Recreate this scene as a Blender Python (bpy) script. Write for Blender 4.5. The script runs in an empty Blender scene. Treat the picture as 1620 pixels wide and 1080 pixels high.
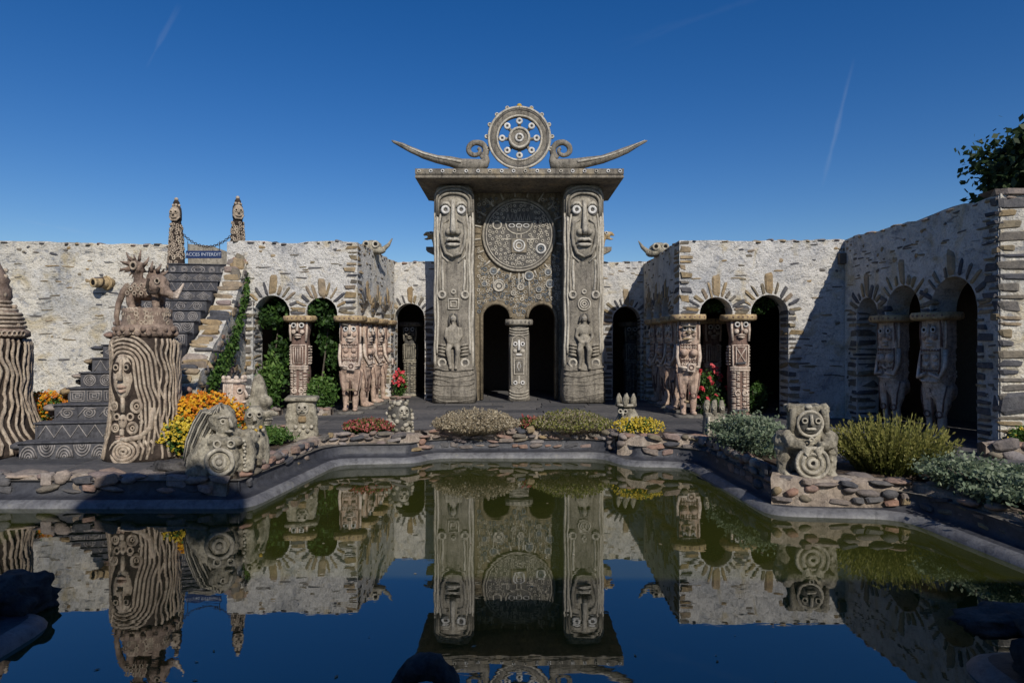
import bpy, bmesh, math, random
import numpy as np
from mathutils import Vector, Matrix, Euler, noise as mnoise
from mathutils.geometry import tessellate_polygon

R = math.radians
PI = math.pi
sc = bpy.context.scene

# ------------------------------------------------------------------ camera
EYE = 1.62
cam_d = bpy.data.cameras.new("camera")
cam = bpy.data.objects.new("camera", cam_d)
sc.collection.objects.link(cam)
cam.location = (0, 0, EYE)
cam.rotation_euler = (R(90), 0, 0)
cam_d.sensor_width = 36.0
cam_d.lens = 22.22
cam_d.clip_end = 3000
sc.camera = cam

# ------------------------------------------------------------------ sky, sun, exposure
SUN_TRAVEL = Vector((-0.37, 1.0, -0.76)).normalized()
SUN_EL = math.asin(-SUN_TRAVEL.z)
SUN_AZ = math.atan2(-SUN_TRAVEL.x, -SUN_TRAVEL.y)      # measured from +Y towards +X
world = bpy.data.worlds.new("World")
sc.world = world
world.use_nodes = True
wn, wl = world.node_tree.nodes, world.node_tree.links
wn.clear()
w_out = wn.new("ShaderNodeOutputWorld")
w_bg = wn.new("ShaderNodeBackground")
w_sky = wn.new("ShaderNodeTexSky")
w_sky.sky_type = 'NISHITA'
w_sky.sun_disc = False
w_sky.sun_elevation = SUN_EL
w_sky.sun_rotation = SUN_AZ
w_sky.altitude = 100
w_sky.air_density = 1.0
w_sky.dust_density = 0.35
w_sky.ozone_density = 3.0
w_bg.inputs["Strength"].default_value = 0.095
# thin contrails: narrow streaks of ice cloud on great circles of the sky
w_tc = wn.new("ShaderNodeTexCoord")
def wmath(op, a, b=None, clamp=False):
    n = wn.new("ShaderNodeMath"); n.operation = op; n.use_clamp = clamp
    for i, x in enumerate((a, b)):
        if x is None: continue
        if isinstance(x, (int, float)): n.inputs[i].default_value = x
        else: wl.new(x, n.inputs[i])
    return n.outputs[0]
def wdot(v):
    n = wn.new("ShaderNodeVectorMath"); n.operation = 'DOT_PRODUCT'
    wl.new(w_tc.outputs["Generated"], n.inputs[0]); n.inputs[1].default_value = v
    return n.outputs["Value"]
def sky_dir(px, py):
    return Vector(((px - 810) / 1000, 1, (540 - py) / 1000)).normalized()
streak = None
w_no = wn.new("ShaderNodeTexNoise"); w_no.inputs["Scale"].default_value = 14; w_no.inputs["Detail"].default_value = 6
wl.new(w_tc.outputs["Generated"], w_no.inputs["Vector"])
for (a, b, wd, st) in (((1300, 300), (1352, 90), 0.0040, 0.20), ((230, 110), (285, 5), 0.0034, 0.12), ((960, 80), (1300, -40), 0.006, 0.03),
                       ((20, 345), (150, 372), 0.006, 0.12)):
    A, B = sky_dir(*a), sky_dir(*b)
    nrm = A.cross(B).normalized(); mid = (A + B).normalized(); half = A.dot(mid)
    d = wmath('ABSOLUTE', wdot(nrm)); d = wmath('ADD', d, wmath('MULTIPLY', wmath('SUBTRACT', w_no.outputs["Fac"], 0.5), wd * 5))
    band = wmath('SUBTRACT', 1.0, wmath('DIVIDE', wmath('ABSOLUTE', d), wd), True)
    along = wmath('DIVIDE', wmath('SUBTRACT', wdot(mid), half), 1 - half, True)
    m = wmath('MULTIPLY', wmath('MULTIPLY', band, along), wmath('MULTIPLY', w_no.outputs["Fac"], st))
    streak = m if streak is None else wmath('ADD', streak, m)
w_mix = wn.new("ShaderNodeMix"); w_mix.data_type = 'RGBA'
wl.new(wmath('MULTIPLY', streak, 1.0, True), w_mix.inputs["Factor"])
w_hsv = wn.new("ShaderNodeHueSaturation"); w_hsv.inputs["Saturation"].default_value = 1.38; w_hsv.inputs["Value"].default_value = .92; w_hsv.inputs["Hue"].default_value = .512
wl.new(w_sky.outputs["Color"], w_hsv.inputs["Color"])
wl.new(w_hsv.outputs["Color"], w_mix.inputs[6])
w_mix.inputs[7].default_value = (5.5, 6.0, 6.6, 1)
wl.new(w_mix.outputs[2], w_bg.inputs["Color"])
wl.new(w_bg.outputs[0], w_out.inputs["Surface"])

sun_d = bpy.data.lights.new("sun", 'SUN')
sun_d.energy = 4.2
sun_d.angle = R(0.53)
sun_d.color = (1.0, 0.94, 0.85)
sun = bpy.data.objects.new("sun", sun_d)
sc.collection.objects.link(sun)
sun.rotation_euler = SUN_TRAVEL.to_track_quat('-Z', 'Y').to_euler()
sun.location = (10, -20, 20)

sc.view_settings.view_transform = 'Standard'
sc.view_settings.look = 'None'
sc.view_settings.exposure = 0.0
sc.view_settings.gamma = 1.0
sc.view_settings.use_curve_mapping = False
sc.cycles.max_bounces = 6

# ------------------------------------------------------------------ helpers
COL = sc.collection
rng = random.Random(7)

def at(px, py, d):
    """a point seen at photo pixel (px, py), d metres in front of the camera"""
    return Vector(((px - 810) / 1000 * d, d, EYE - (py - 540) / 1000 * d))

class MB:
    """collects primitives into one mesh"""
    def __init__(self):
        self.v, self.f, self.s = [], [], []
    def add(self, vs, fs, smooth=True):
        o = len(self.v)
        self.v.extend([tuple(p) for p in vs])
        self.f.extend([tuple(i + o for i in f) for f in fs])
        self.s.extend([smooth] * len(fs))
        return self
    def box(self, c, s, rot=None, bev=0.0):
        hx, hy, hz = s[0] / 2, s[1] / 2, s[2] / 2
        M = rot.to_matrix() if isinstance(rot, Euler) else (rot or Matrix.Identity(3))
        c = Vector(c)
        if bev <= 0:
            vs = [Vector((x * hx, y * hy, z * hz)) for x in (-1, 1) for y in (-1, 1) for z in (-1, 1)]
            fs = [(0, 1, 3, 2), (4, 6, 7, 5), (0, 4, 5, 1), (2, 3, 7, 6), (0, 2, 6, 4), (1, 5, 7, 3)]
            return self.add([c + M @ v for v in vs], fs, False)
        b = min(bev, hx * .9, hy * .9, hz * .9)
        vs, idx = [], {}
        for x in (-1, 1):
            for y in (-1, 1):
                for z in (-1, 1):
                    for a in range(3):
                        p = [x * (hx - b), y * (hy - b), z * (hz - b)]
                        p[a] = (x * hx, y * hy, z * hz)[a]
                        idx[(x, y, z, a)] = len(vs); vs.append(Vector(p))
        fs = []
        for a in range(3):
            o = [i for i in range(3) if i != a]
            for sgn in (-1, 1):
                loop = []
                for (p, q) in ((-1, -1), (1, -1), (1, 1), (-1, 1)):
                    k = [0, 0, 0]; k[a] = sgn; k[o[0]] = p; k[o[1]] = q
                    loop.append(idx[(*k, a)])
                if (sgn > 0) == (a == 1): loop.reverse()
                fs.append(tuple(loop))
        for a in range(3):           # edges along axis a
            o = [i for i in range(3) if i != a]
            for p in (-1, 1):
                for q in (-1, 1):
                    k0 = [0, 0, 0]; k0[a] = -1; k0[o[0]] = p; k0[o[1]] = q
                    k1 = list(k0); k1[a] = 1
                    loop = [idx[(*k0, o[0])], idx[(*k1, o[0])], idx[(*k1, o[1])], idx[(*k0, o[1])]]
                    if (p * q > 0) == (a == 1): loop.reverse()
                    fs.append(tuple(loop))
        for x in (-1, 1):
            for y in (-1, 1):
                for z in (-1, 1):
                    loop = [idx[(x, y, z, a)] for a in range(3)]
                    if x * y * z < 0: loop.reverse()
                    fs.append(tuple(loop))
        return self.add([c + M @ v for v in vs], fs, False)
    def ell(self, c, r, n=14, m=9, rot=None):
        c = Vector(c)
        if isinstance(r, (int, float)): r = (r, r, r)
        M = rot.to_matrix() if isinstance(rot, Euler) else (rot or Matrix.Identity(3))
        vs = [c + M @ Vector((0, 0, r[2]))]
        for j in range(1, m):
            t = PI * j / m
            for i in range(n):
                a = 2 * PI * i / n
                vs.append(c + M @ Vector((r[0] * math.sin(t) * math.cos(a), r[1] * math.sin(t) * math.sin(a), r[2] * math.cos(t))))
        vs.append(c + M @ Vector((0, 0, -r[2])))
        fs = [(0, 1 + i, 1 + (i + 1) % n) for i in range(n)]
        for j in range(m - 2):
            for i in range(n):
                a = 1 + j * n + i; b = 1 + j * n + (i + 1) % n
                fs.append((a, a + n, b + n, b))
        L = len(vs) - 1; o = 1 + (m - 2) * n
        fs += [(L, o + (i + 1) % n, o + i) for i in range(n)]
        return self.add(vs, fs)
    def tube(self, path, rad, n=8, closed=False, flat=1.0, up=(0, -1, 0)):
        P = [Vector(p) for p in path]
        k = len(P)
        if isinstance(rad, (int, float)): rad = [rad] * k
        vs, up = [], Vector(up)
        for i in range(k):
            a = P[(i - 1) % k] if (closed or i > 0) else P[0]
            b = P[(i + 1) % k] if (closed or i < k - 1) else P[-1]
            t = (b - a)
            if t.length < 1e-9: t = Vector((0, 0, 1))
            t.normalize()
            s = t.cross(up)
            if s.length < 1e-3: s = t.cross(Vector((1, 0.01, 0.02)))
            s.normalize(); u = s.cross(t).normalized()
            for j in range(n):
                ang = 2 * PI * j / n
                vs.append(P[i] + s * (rad[i] * math.cos(ang)) + u * (rad[i] * flat * math.sin(ang)))
        fs = []
        for i in range(k if closed else k - 1):
            for j in range(n):
                a = i * n + j; b = i * n + (j + 1) % n
                c2 = ((i + 1) % k) * n + (j + 1) % n; d = ((i + 1) % k) * n + j
                fs.append((a, b, c2, d))
        if not closed:
            fs.append(tuple(range(n))[::-1]); fs.append(tuple((k - 1) * n + j for j in range(n)))
        return self.add(vs, fs)
    def ring(self, c, Rr, r, n=20, m=7, nrm=(0, -1, 0), sx=1.0, flat=1.0):
        c, nrm = Vector(c), Vector(nrm).normalized()
        a = nrm.cross(Vector((0, 0, 1)))
        if a.length < 1e-3: a = Vector((1, 0, 0))
        a.normalize(); b = nrm.cross(a).normalized()
        return self.tube([c + a * (Rr * sx * math.cos(2 * PI * i / n)) + b * (Rr * math.sin(2 * PI * i / n)) for i in range(n)], r, m, True, flat, nrm)
    def disc(self, c, r, h, n=18, nrm=(0, -1, 0)):
        c, nrm = Vector(c), Vector(nrm).normalized()
        a = nrm.cross(Vector((0, 0, 1)))
        if a.length < 1e-3: a = Vector((1, 0, 0))
        a.normalize(); b = nrm.cross(a).normalized()
        vs = []
        for (rr, hh) in ((r, 0), (r, h * .75), (r * .9, h)):
            vs += [c + nrm * hh + a * (rr * math.cos(2 * PI * i / n)) + b * (rr * math.sin(2 * PI * i / n)) for i in range(n)]
        fs = []
        for k in range(2):
            for i in range(n):
                j = (i + 1) % n
                fs.append((k * n + i, k * n + j, (k + 1) * n + j, (k + 1) * n + i))
        fs.append(tuple(2 * n + i for i in range(n)))
        return self.add(vs, fs, False)
    def lathe(self, prof, c=(0, 0, 0), n=24, sx=1.0, sy=1.0, ex=2.0):
        """prof: (radius, z) from the bottom up; ex > 2 squares the section"""
        c = Vector(c); vs, fs = [], []
        for (r, z) in prof:
            for i in range(n):
                a = 2 * PI * i / n
                ca, sa = math.cos(a), math.sin(a)
                k = (abs(ca) ** ex + abs(sa) ** ex) ** (-1 / ex)
                vs.append(c + Vector((r * sx * ca * k, r * sy * sa * k, z)))
        m = len(prof)
        for j in range(m - 1):
            for i in range(n):
                k = (i + 1) % n
                fs.append((j * n + i, j * n + k, (j + 1) * n + k, (j + 1) * n + i))
        fs.append(tuple(range(n))[::-1]); fs.append(tuple((m - 1) * n + i for i in range(n)))
        return self.add(vs, fs)
    def prism(self, poly, y0, y1, smooth=False):
        """poly: list of (x, z); extruded from y0 (front) to y1 (back)"""
        n = len(poly)
        tris = tessellate_polygon([[Vector((p[0], p[1], 0)) for p in poly]])
        vs = [(p[0], y0, p[1]) for p in poly] + [(p[0], y1, p[1]) for p in poly]
        area = sum(poly[i][0] * poly[(i + 1) % n][1] - poly[(i + 1) % n][0] * poly[i][1] for i in range(n))
        fs = []
        for t in tris:
            a, b, c = t
            A = (poly[b][0] - poly[a][0]) * (poly[c][1] - poly[a][1]) - (poly[c][0] - poly[a][0]) * (poly[b][1] - poly[a][1])
            if A < 0: b, c = c, b
            fs.append((a, b, c)); fs.append((a + n, c + n, b + n))
        for i in range(n):
            j = (i + 1) % n
            fs.append((i, i + n, j + n, j) if area > 0 else (j, j + n, i + n, i))
        return self.add(vs, fs, smooth)
    def wobble(self, amp, freq=6.0, seed=0.0):
        off = Vector((seed * 3.1, seed * 1.7, seed * 2.3))
        self.v = [tuple(Vector(p) + mnoise.noise_vector((Vector(p) + off) * freq) * amp) for p in self.v]
        return self

def link_mesh(name, me, mat, parent=None, kind=None):
    o = bpy.data.objects.new(name, me)
    COL.objects.link(o)
    if mat is not None and len(me.materials) == 0: me.materials.append(mat)
    if parent is not None: o.parent = parent
    if kind: o["kind"] = kind
    return o

def build(name, mb, mat, parent=None, kind=None):
    me = bpy.data.meshes.new(name)
    me.from_pydata(mb.v, [], mb.f)
    me.polygons.foreach_set("use_smooth", mb.s)
    me.update()
    return link_mesh(name, me, mat, parent, kind)

def fuse(name, mb, mat, parent=None, voxel=0.02, it=4, rough=0.006, freq=14.0, seed=0.0):
    """one continuous carved body: union of the primitives, remeshed, smoothed and roughened"""
    me = bpy.data.meshes.new(name + "_raw")
    me.from_pydata(mb.v, [], mb.f); me.update()
    t = bpy.data.objects.new(name + "_raw", me); COL.objects.link(t)
    m = t.modifiers.new("r", 'REMESH'); m.mode = 'VOXEL'; m.voxel_size = voxel
    if it:
        s = t.modifiers.new("s", 'SMOOTH'); s.factor = 0.5; s.iterations = it
    dg = bpy.context.evaluated_depsgraph_get()
    out = bpy.data.meshes.new_from_object(t.evaluated_get(dg))
    bpy.data.objects.remove(t); bpy.data.meshes.remove(me)
    out.name = name
    if rough:
        for v in out.vertices:
            q = v.co + Vector((seed, seed * 2, -seed))
            v.co += mnoise.noise_vector(q * freq) * rough + mnoise.noise_vector(q * freq * 3) * rough * .4
    out.polygons.foreach_set("use_smooth", [True] * len(out.polygons))
    out.update()
    return link_mesh(name, out, mat, parent)

def tag(o, label=None, cat=None, group=None, kind=None):
    if label: o["label"] = label
    if cat: o["category"] = cat
    if group: o["group"] = group
    if kind: o["kind"] = kind
    return o

def thing(name, label, cat, loc=(0, 0, 0), rz=0.0, group=None, scale=1.0):
    o = bpy.data.objects.new(name, None)
    COL.objects.link(o)
    o.location = loc; o.rotation_euler = (0, 0, rz); o.scale = (scale,) * 3
    o.empty_display_size = 0.2
    return tag(o, label, cat, group)

def copy_tree(o, parent=None):
    c = o.copy(); COL.objects.link(c)
    c.parent = parent
    for ch in list(o.children): copy_tree(ch, c)
    return c

# ------------------------------------------------------------------ materials
def new_mat(name):
    m = bpy.data.materials.new(name); m.use_nodes = True
    nt = m.node_tree; nt.nodes.clear()
    out = nt.nodes.new("ShaderNodeOutputMaterial")
    b = nt.nodes.new("ShaderNodeBsdfPrincipled")
    nt.links.new(b.outputs[0], out.inputs[0])
    return m, nt, b

def noise_node(nt, vec, scale, detail=5, rough=.6, dist=0.0):
    n = nt.nodes.new("ShaderNodeTexNoise")
    n.inputs["Scale"].default_value = scale; n.inputs["Detail"].default_value = detail
    n.inputs["Roughness"].default_value = rough; n.inputs["Distortion"].default_value = dist
    nt.links.new(vec, n.inputs["Vector"])
    return n.outputs["Fac"]

def ramp(nt, fac, stops):
    n = nt.nodes.new("ShaderNodeValToRGB")
    e = n.color_ramp.elements
    while len(e) < len(stops): e.new(0.5)
    for i, (p, c) in enumerate(stops):
        e[i].position = p; e[i].color = (*c, 1) if len(c) == 3 else c
    nt.links.new(fac, n.inputs[0])
    return n.outputs[0]

def mixc(nt, fac, a, b, mode='MIX'):
    n = nt.nodes.new("ShaderNodeMix"); n.data_type = 'RGBA'; n.blend_type = mode
    if isinstance(fac, (int, float)): n.inputs[0].default_value = fac
    else: nt.links.new(fac, n.inputs[0])
    for i, x in ((6, a), (7, b)):
        if isinstance(x, tuple): n.inputs[i].default_value = (*x, 1) if len(x) == 3 else x
        else: nt.links.new(x, n.inputs[i])
    return n.outputs[2]

def mathn(nt, op, a, b):
    n = nt.nodes.new("ShaderNodeMath"); n.operation = op
    for i, x in enumerate((a, b)):
        if isinstance(x, (int, float)): n.inputs[i].default_value = x
        else: nt.links.new(x, n.inputs[i])
    return n.outputs[0]

def bump(nt, b, h, strength, dist):
    n = nt.nodes.new("ShaderNodeBump")
    n.inputs["Strength"].default_value = strength; n.inputs["Distance"].default_value = dist
    nt.links.new(h, n.inputs["Height"]); nt.links.new(n.outputs[0], b.inputs["Normal"])

def coords(nt):
    g = nt.nodes.new("ShaderNodeNewGeometry")
    return g.outputs["Position"]

def stone_mat(name, c1, c2, c3=None, scale=3.0, grain=40.0, bmp=0.6, dist=0.01, rough=.9, speck=0.35, lichen=None, mottle=.5, streak=.42):
    m, nt, b = new_mat(name)
    P = coords(nt)
    big = noise_node(nt, P, scale, 6, .62, .4)
    fine = noise_node(nt, P, grain, 8, .7)
    col = ramp(nt, big, [(.3, c1), (.52, c2), (.72, c3 or c2)])
    sp = ramp(nt, fine, [(.32, (1 - speck,) * 3), (.55, (1, 1, 1)), (.75, (1 + speck * .35,) * 3)])
    col = mixc(nt, 1.0, col, sp, 'MULTIPLY')
    mot = noise_node(nt, P, max(10, grain * .42), 7, .72, .3)
    col = mixc(nt, 1.0, col, ramp(nt, mot, [(.30, (1 - mottle,) * 3), (.48, (1, 1, 1)), (.72, (1 + mottle * .5,) * 3)]), 'MULTIPLY')
    if streak:
        sm = nt.nodes.new("ShaderNodeMapping"); sm.inputs["Scale"].default_value = (11, 11, 1.3)
        nt.links.new(P, sm.inputs["Vector"])
        sk = noise_node(nt, sm.outputs[0], 1.0, 5, .65, .3)
        col = mixc(nt, 1.0, col, ramp(nt, sk, [(.34, (1 - streak, 1 - streak, 1 - streak * .95)), (.5, (1, 1, 1)), (.7, (1 + streak * .25,) * 3)]), 'MULTIPLY')
    if lichen:
        lf = noise_node(nt, P, 5.0, 9, .75, .2)
        col = mixc(nt, ramp(nt, lf, [(.60, (0, 0, 0)), (.68, (.75,) * 3)]), col, lichen)
    nt.links.new(col, b.inputs["Base Color"])
    b.inputs["Roughness"].default_value = rough
    b.inputs["Specular IOR Level"].default_value = .25
    h = mathn(nt, 'ADD', mathn(nt, 'MULTIPLY', fine, .6), mathn(nt, 'MULTIPLY', mot, 1.4))
    bump(nt, b, h, bmp, dist)
    return m

def plain_mat(name, c, rough=.7, spec=.3, metal=0.0):
    m, nt, b = new_mat(name)
    P = coords(nt)
    f = noise_node(nt, P, 25, 5, .6)
    nt.links.new(ramp(nt, f, [(.3, tuple(x * .75 for x in c)), (.7, tuple(min(1, x * 1.15) for x in c))]), b.inputs["Base Color"])
    b.inputs["Roughness"].default_value = rough
    b.inputs["Specular IOR Level"].default_value = spec
    b.inputs["Metallic"].default_value = metal
    return m

def random_stone_mat(name, stops, bmp=.7):
    """every stone takes its own colour from the ramp"""
    m, nt, b = new_mat(name)
    P = coords(nt)
    oi = nt.nodes.new("ShaderNodeObjectInfo")
    col = ramp(nt, oi.outputs["Random"], stops)
    fine = noise_node(nt, P, 30, 8, .7)
    big = noise_node(nt, P, 9, 5, .6, .5)
    col = mixc(nt, 1.0, col, ramp(nt, big, [(.3, (.6, .6, .62)), (.6, (1.05, 1.0, .95)), (.75, (1.3, 1.25, 1.15))]), 'MULTIPLY')
    col = mixc(nt, 1.0, col, ramp(nt, fine, [(.3, (.65,) * 3), (.6, (1.05,) * 3)]), 'MULTIPLY')
    nt.links.new(col, b.inputs["Base Color"])
    b.inputs["Roughness"].default_value = .85
    b.inputs["Specular IOR Level"].default_value = .3
    bump(nt, b, mathn(nt, 'ADD', fine, big), bmp, .02)
    return m

def plaster_mat(name, tone=1.0, warm=0.0):
    m, nt, b = new_mat(name)
    P = coords(nt)
    big = noise_node(nt, P, .9, 7, .65, .6)
    mid = noise_node(nt, P, 4.5, 8, .72, .5)
    fine = noise_node(nt, P, 28, 8, .75)
    w = (.68 + .03 * warm, .65 + .01 * warm, .595 - .04 * warm)
    g = (.40, .40, .40)
    col = ramp(nt, mid, [(.36, g), (.47, w), (.72, (.72, .70, .65))])
    och = ramp(nt, noise_node(nt, P, 1.9, 6, .6, .8), [(.54, (0, 0, 0)), (.68, (.75,) * 3)])
    col = mixc(nt, och, col, (.56, .46, .28))
    # bedding cracks and little dark chips, longer than tall
    mp = nt.nodes.new("ShaderNodeMapping"); mp.inputs["Scale"].default_value = (2.6, 2.6, 8.5)
    nt.links.new(P, mp.inputs["Vector"])
    chip = noise_node(nt, mp.outputs[0], 1.6, 7, .78, 1.2)
    col = mixc(nt, ramp(nt, chip, [(.30, (.85,) * 3), (.375, (0, 0, 0))]), col, (.20, .19, .19))
    vor = nt.nodes.new("ShaderNodeTexVoronoi"); vor.feature = 'DISTANCE_TO_EDGE'; vor.inputs["Scale"].default_value = 1.5
    mp2 = nt.nodes.new("ShaderNodeMixRGB"); mp2.blend_type = 'ADD'; mp2.inputs[0].default_value = .06
    nn = nt.nodes.new("ShaderNodeTexNoise"); nn.inputs["Scale"].default_value = 6; nt.links.new(P, nn.inputs["Vector"])
    nt.links.new(mp.outputs[0], mp2.inputs[1]); nt.links.new(nn.outputs["Color"], mp2.inputs[2])
    nt.links.new(mp2.outputs[0], vor.inputs["Vector"])
    edge = ramp(nt, vor.outputs["Distance"], [(0.0, (0, 0, 0)), (.09, (1, 1, 1))])
    col = mixc(nt, 1.0, col, ramp(nt, fine, [(.32, (.50,) * 3), (.50, (1, 1, 1)), (.8, (1.06,) * 3)]), 'MULTIPLY')
    col = mixc(nt, 1.0, col, ramp(nt, big, [(.32, (.66, .69, .75)), (.52, (1, 1, 1))]), 'MULTIPLY')
    if tone != 1.0: col = mixc(nt, 1.0, col, (tone, tone, tone), 'MULTIPLY')
    nt.links.new(col, b.inputs["Base Color"])
    b.inputs["Roughness"].default_value = .95
    b.inputs["Specular IOR Level"].default_value = .15
    h = mathn(nt, 'ADD', mathn(nt, 'MULTIPLY', mid, 1.4), mathn(nt, 'MULTIPLY', fine, .45))
    h = mathn(nt, 'ADD', h, mathn(nt, 'MULTIPLY', edge, .05))
    h = mathn(nt, 'ADD', h, mathn(nt, 'MULTIPLY', ramp(nt, chip, [(.3, (0, 0, 0)), (.42, (1, 1, 1))]), .5))
    bump(nt, b, h, 1.0, .065)
    return m

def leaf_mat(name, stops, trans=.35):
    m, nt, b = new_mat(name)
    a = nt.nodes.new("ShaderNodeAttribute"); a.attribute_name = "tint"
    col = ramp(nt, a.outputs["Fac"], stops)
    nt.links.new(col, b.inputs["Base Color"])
    b.inputs["Roughness"].default_value = .55
    b.inputs["Specular IOR Level"].default_value = .3
    tr = nt.nodes.new("ShaderNodeBsdfTranslucent")
    nt.links.new(col, tr.inputs["Color"])
    mx = nt.nodes.new("ShaderNodeMixShader"); mx.inputs[0].default_value = trans
    nt.links.new(b.outputs[0], mx.inputs[1]); nt.links.new(tr.outputs[0], mx.inputs[2])
    out = [n for n in nt.nodes if n.type == 'OUTPUT_MATERIAL'][0]
    nt.links.new(mx.outputs[0], out.inputs[0])
    return m

M = {}
M['plaster'] = plaster_mat("lime_plaster")
M['plaster_warm'] = plaster_mat("lime_plaster_warm", 1.0, 1.0)
M['slate'] = random_stone_mat("slate_stone", [(0, (.07, .075, .09)), (.35, (.12, .12, .125)), (.6, (.17, .155, .13)), (.8, (.22, .19, .13)), (1, (.33, .25, .14))])
M['ochre'] = random_stone_mat("ochre_stone", [(0, (.30, .22, .12)), (.5, (.36, .29, .19)), (1, (.22, .18, .14))])
M['rubble'] = random_stone_mat("rubble_stone", [(0, (.15, .14, .14)), (.3, (.26, .22, .19)), (.55, (.32, .20, .15)), (.8, (.22, .22, .23)), (1, (.40, .33, .27))])
M['mortar'] = stone_mat("earth_mortar", (.24, .195, .155), (.34, .28, .225), (.42, .37, .31), 5, 26, 1.0, .03)
M['giant'] = stone_mat("weathered_concrete", (.20, .18, .148), (.31, .28, .225), (.38, .345, .285), 2.4, 38, .9, .012, lichen=(.42, .39, .31))
M['shaft'] = stone_mat("grey_shaft_concrete", (.15, .135, .11), (.24, .215, .175), (.30, .27, .22), 2.4, 38, 1.0, .014, lichen=(.34, .31, .25), mottle=.6)
M['giant_pale'] = stone_mat("pale_concrete", (.38, .345, .28), (.48, .44, .365), (.56, .52, .44), 4, 40, .9, .012)
M['eye_white'] = stone_mat("whitened_concrete", (.50, .49, .46), (.60, .58, .54), (.66, .64, .60), 6, 40, .4, .006)
M['pupil'] = plain_mat("black_socket", (.012, .011, .010), .9, .1)
M['giant_dark'] = stone_mat("dark_concrete", (.09, .085, .08), (.14, .13, .115), (.19, .175, .15), 3, 40, .9, .012)
M['gatewall'] = stone_mat("pebbled_mortar", (.13, .105, .072), (.22, .18, .122), (.30, .245, .165), 7, 46, 1.0, .02, speck=.55, mottle=.65)
M['blue_grey'] = stone_mat("blue_grey_ceramic", (.10, .12, .14), (.15, .175, .20), (.20, .22, .23), 8, 40, .5, .006, .6)
M['lichen'] = stone_mat("yellow_lichen", (.42, .27, .04), (.50, .34, .06), (.36, .25, .08), 9, 40, .6, .008)
M['slab'] = stone_mat("slab_concrete", (.14, .125, .105), (.22, .195, .155), (.33, .27, .18), 3, 36, .9, .012, lichen=(.40, .30, .15))
M['totem_dark'] = stone_mat("stained_groove_concrete", (.025, .018, .014), (.045, .033, .026), (.075, .056, .044), 6, 40, .8, .01)
M['totem_pale'] = stone_mat("buff_relief_concrete", (.30, .235, .175), (.43, .35, .265), (.53, .46, .36), 7, 34, 1.0, .014, lichen=(.50, .44, .30))
M['cary'] = stone_mat("pink_concrete", (.36, .25, .19), (.47, .345, .265), (.54, .42, .33), 4, 36, .8, .01, lichen=(.56, .47, .38))
M['cary_pale'] = stone_mat("pale_pink_concrete", (.48, .38, .30), (.57, .47, .385), (.62, .54, .45), 6, 40, .8, .01)
M['cary_dark'] = stone_mat("rust_groove_concrete", (.13, .08, .062), (.19, .125, .10), (.26, .18, .145), 6, 40, .8, .01)
M['beast'] = stone_mat("brown_beast", (.17, .12, .09), (.27, .20, .155), (.36, .28, .215), 6, 34, 1.0, .014)
M['cap'] = stone_mat("ochre_capital", (.30, .21, .11), (.42, .31, .17), (.50, .39, .24), 5, 36, .8, .01)
M['statue'] = stone_mat("grey_weathered_statue", (.19, .17, .13), (.31, .28, .215), (.42, .385, .30), 5, 34, 1.0, .02, lichen=(.48, .45, .34), mottle=.7)
M['statue_dark'] = stone_mat("statue_crevice", (.07, .065, .06), (.11, .105, .09), (.15, .14, .12), 5, 34, 1.0, .012)
M['statue_pale'] = stone_mat("statue_relief", (.36, .325, .255), (.46, .42, .335), (.53, .49, .40), 6, 34, 1.0, .016)
M['paving'] = random_stone_mat("slate_paving", [(0, (.068, .071, .078)), (.5, (.10, .10, .105)), (1, (.145, .142, .14))], .35)
M['path'] = stone_mat("beige_paving", (.26, .22, .19), (.34, .30, .26), (.38, .34, .30), 2, 40, .4, .006)
M['step'] = stone_mat("slate_step", (.06, .06, .068), (.085, .085, .093), (.11, .108, .112), 4, 36, .5, .008)
M['step_relief'] = stone_mat("step_relief", (.20, .18, .17), (.28, .26, .245), (.34, .315, .30), 8, 40, .6, .006)
M['soil'] = stone_mat("garden_soil", (.07, .05, .035), (.11, .08, .06), (.15, .115, .085), 5, 22, 1.0, .05)
M['ground'] = stone_mat("gravel_ground", (.12, .11, .095), (.17, .155, .135), (.20, .185, .16), 1.2, 18, .8, .02)
M['coping'] = stone_mat("gloss_pale_liner", (.10, .10, .108), (.145, .145, .15), (.19, .188, .185), 2.2, 22, .45, .014, .42, speck=.3, mottle=.5, streak=0, lichen=(.22, .21, .175))  # lip of the pond rim: gloss put into the base colour as a lighter grey
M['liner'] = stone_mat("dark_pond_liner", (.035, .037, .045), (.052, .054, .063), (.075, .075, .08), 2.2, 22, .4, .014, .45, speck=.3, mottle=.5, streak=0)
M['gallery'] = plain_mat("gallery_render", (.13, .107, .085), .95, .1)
M['rock'] = stone_mat("dark_rock", (.05, .048, .048), (.085, .08, .078), (.12, .112, .105), 3, 18, 1.0, .04)
M['iron'] = plain_mat("rusty_iron", (.05, .04, .038), .6, .4, .5)
M['sign_blue'] = plain_mat("navy_enamel", (.015, .03, .10), .35, .5)
M['sign_text'] = plain_mat("white_enamel", (.42, .46, .52), .5, .3)
M['bark'] = stone_mat("bark", (.06, .05, .04), (.10, .085, .065), None, 6, 30, 1.0, .02)
M['leaf_vine'] = leaf_mat("vine_leaf", [(0, (.018, .045, .012)), (.6, (.045, .10, .02)), (1, (.10, .19, .04))])
M['leaf_tree'] = leaf_mat("tree_leaf", [(0, (.018, .035, .012)), (.6, (.04, .07, .02)), (1, (.10, .12, .03))])
M['leaf_green'] = leaf_mat("shrub_leaf", [(0, (.03, .07, .015)), (.5, (.07, .15, .03)), (1, (.16, .26, .06))])
M['leaf_grey'] = leaf_mat("grey_green_leaf", [(0, (.07, .105, .06)), (.5, (.15, .20, .12)), (1, (.29, .33, .22))])
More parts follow.
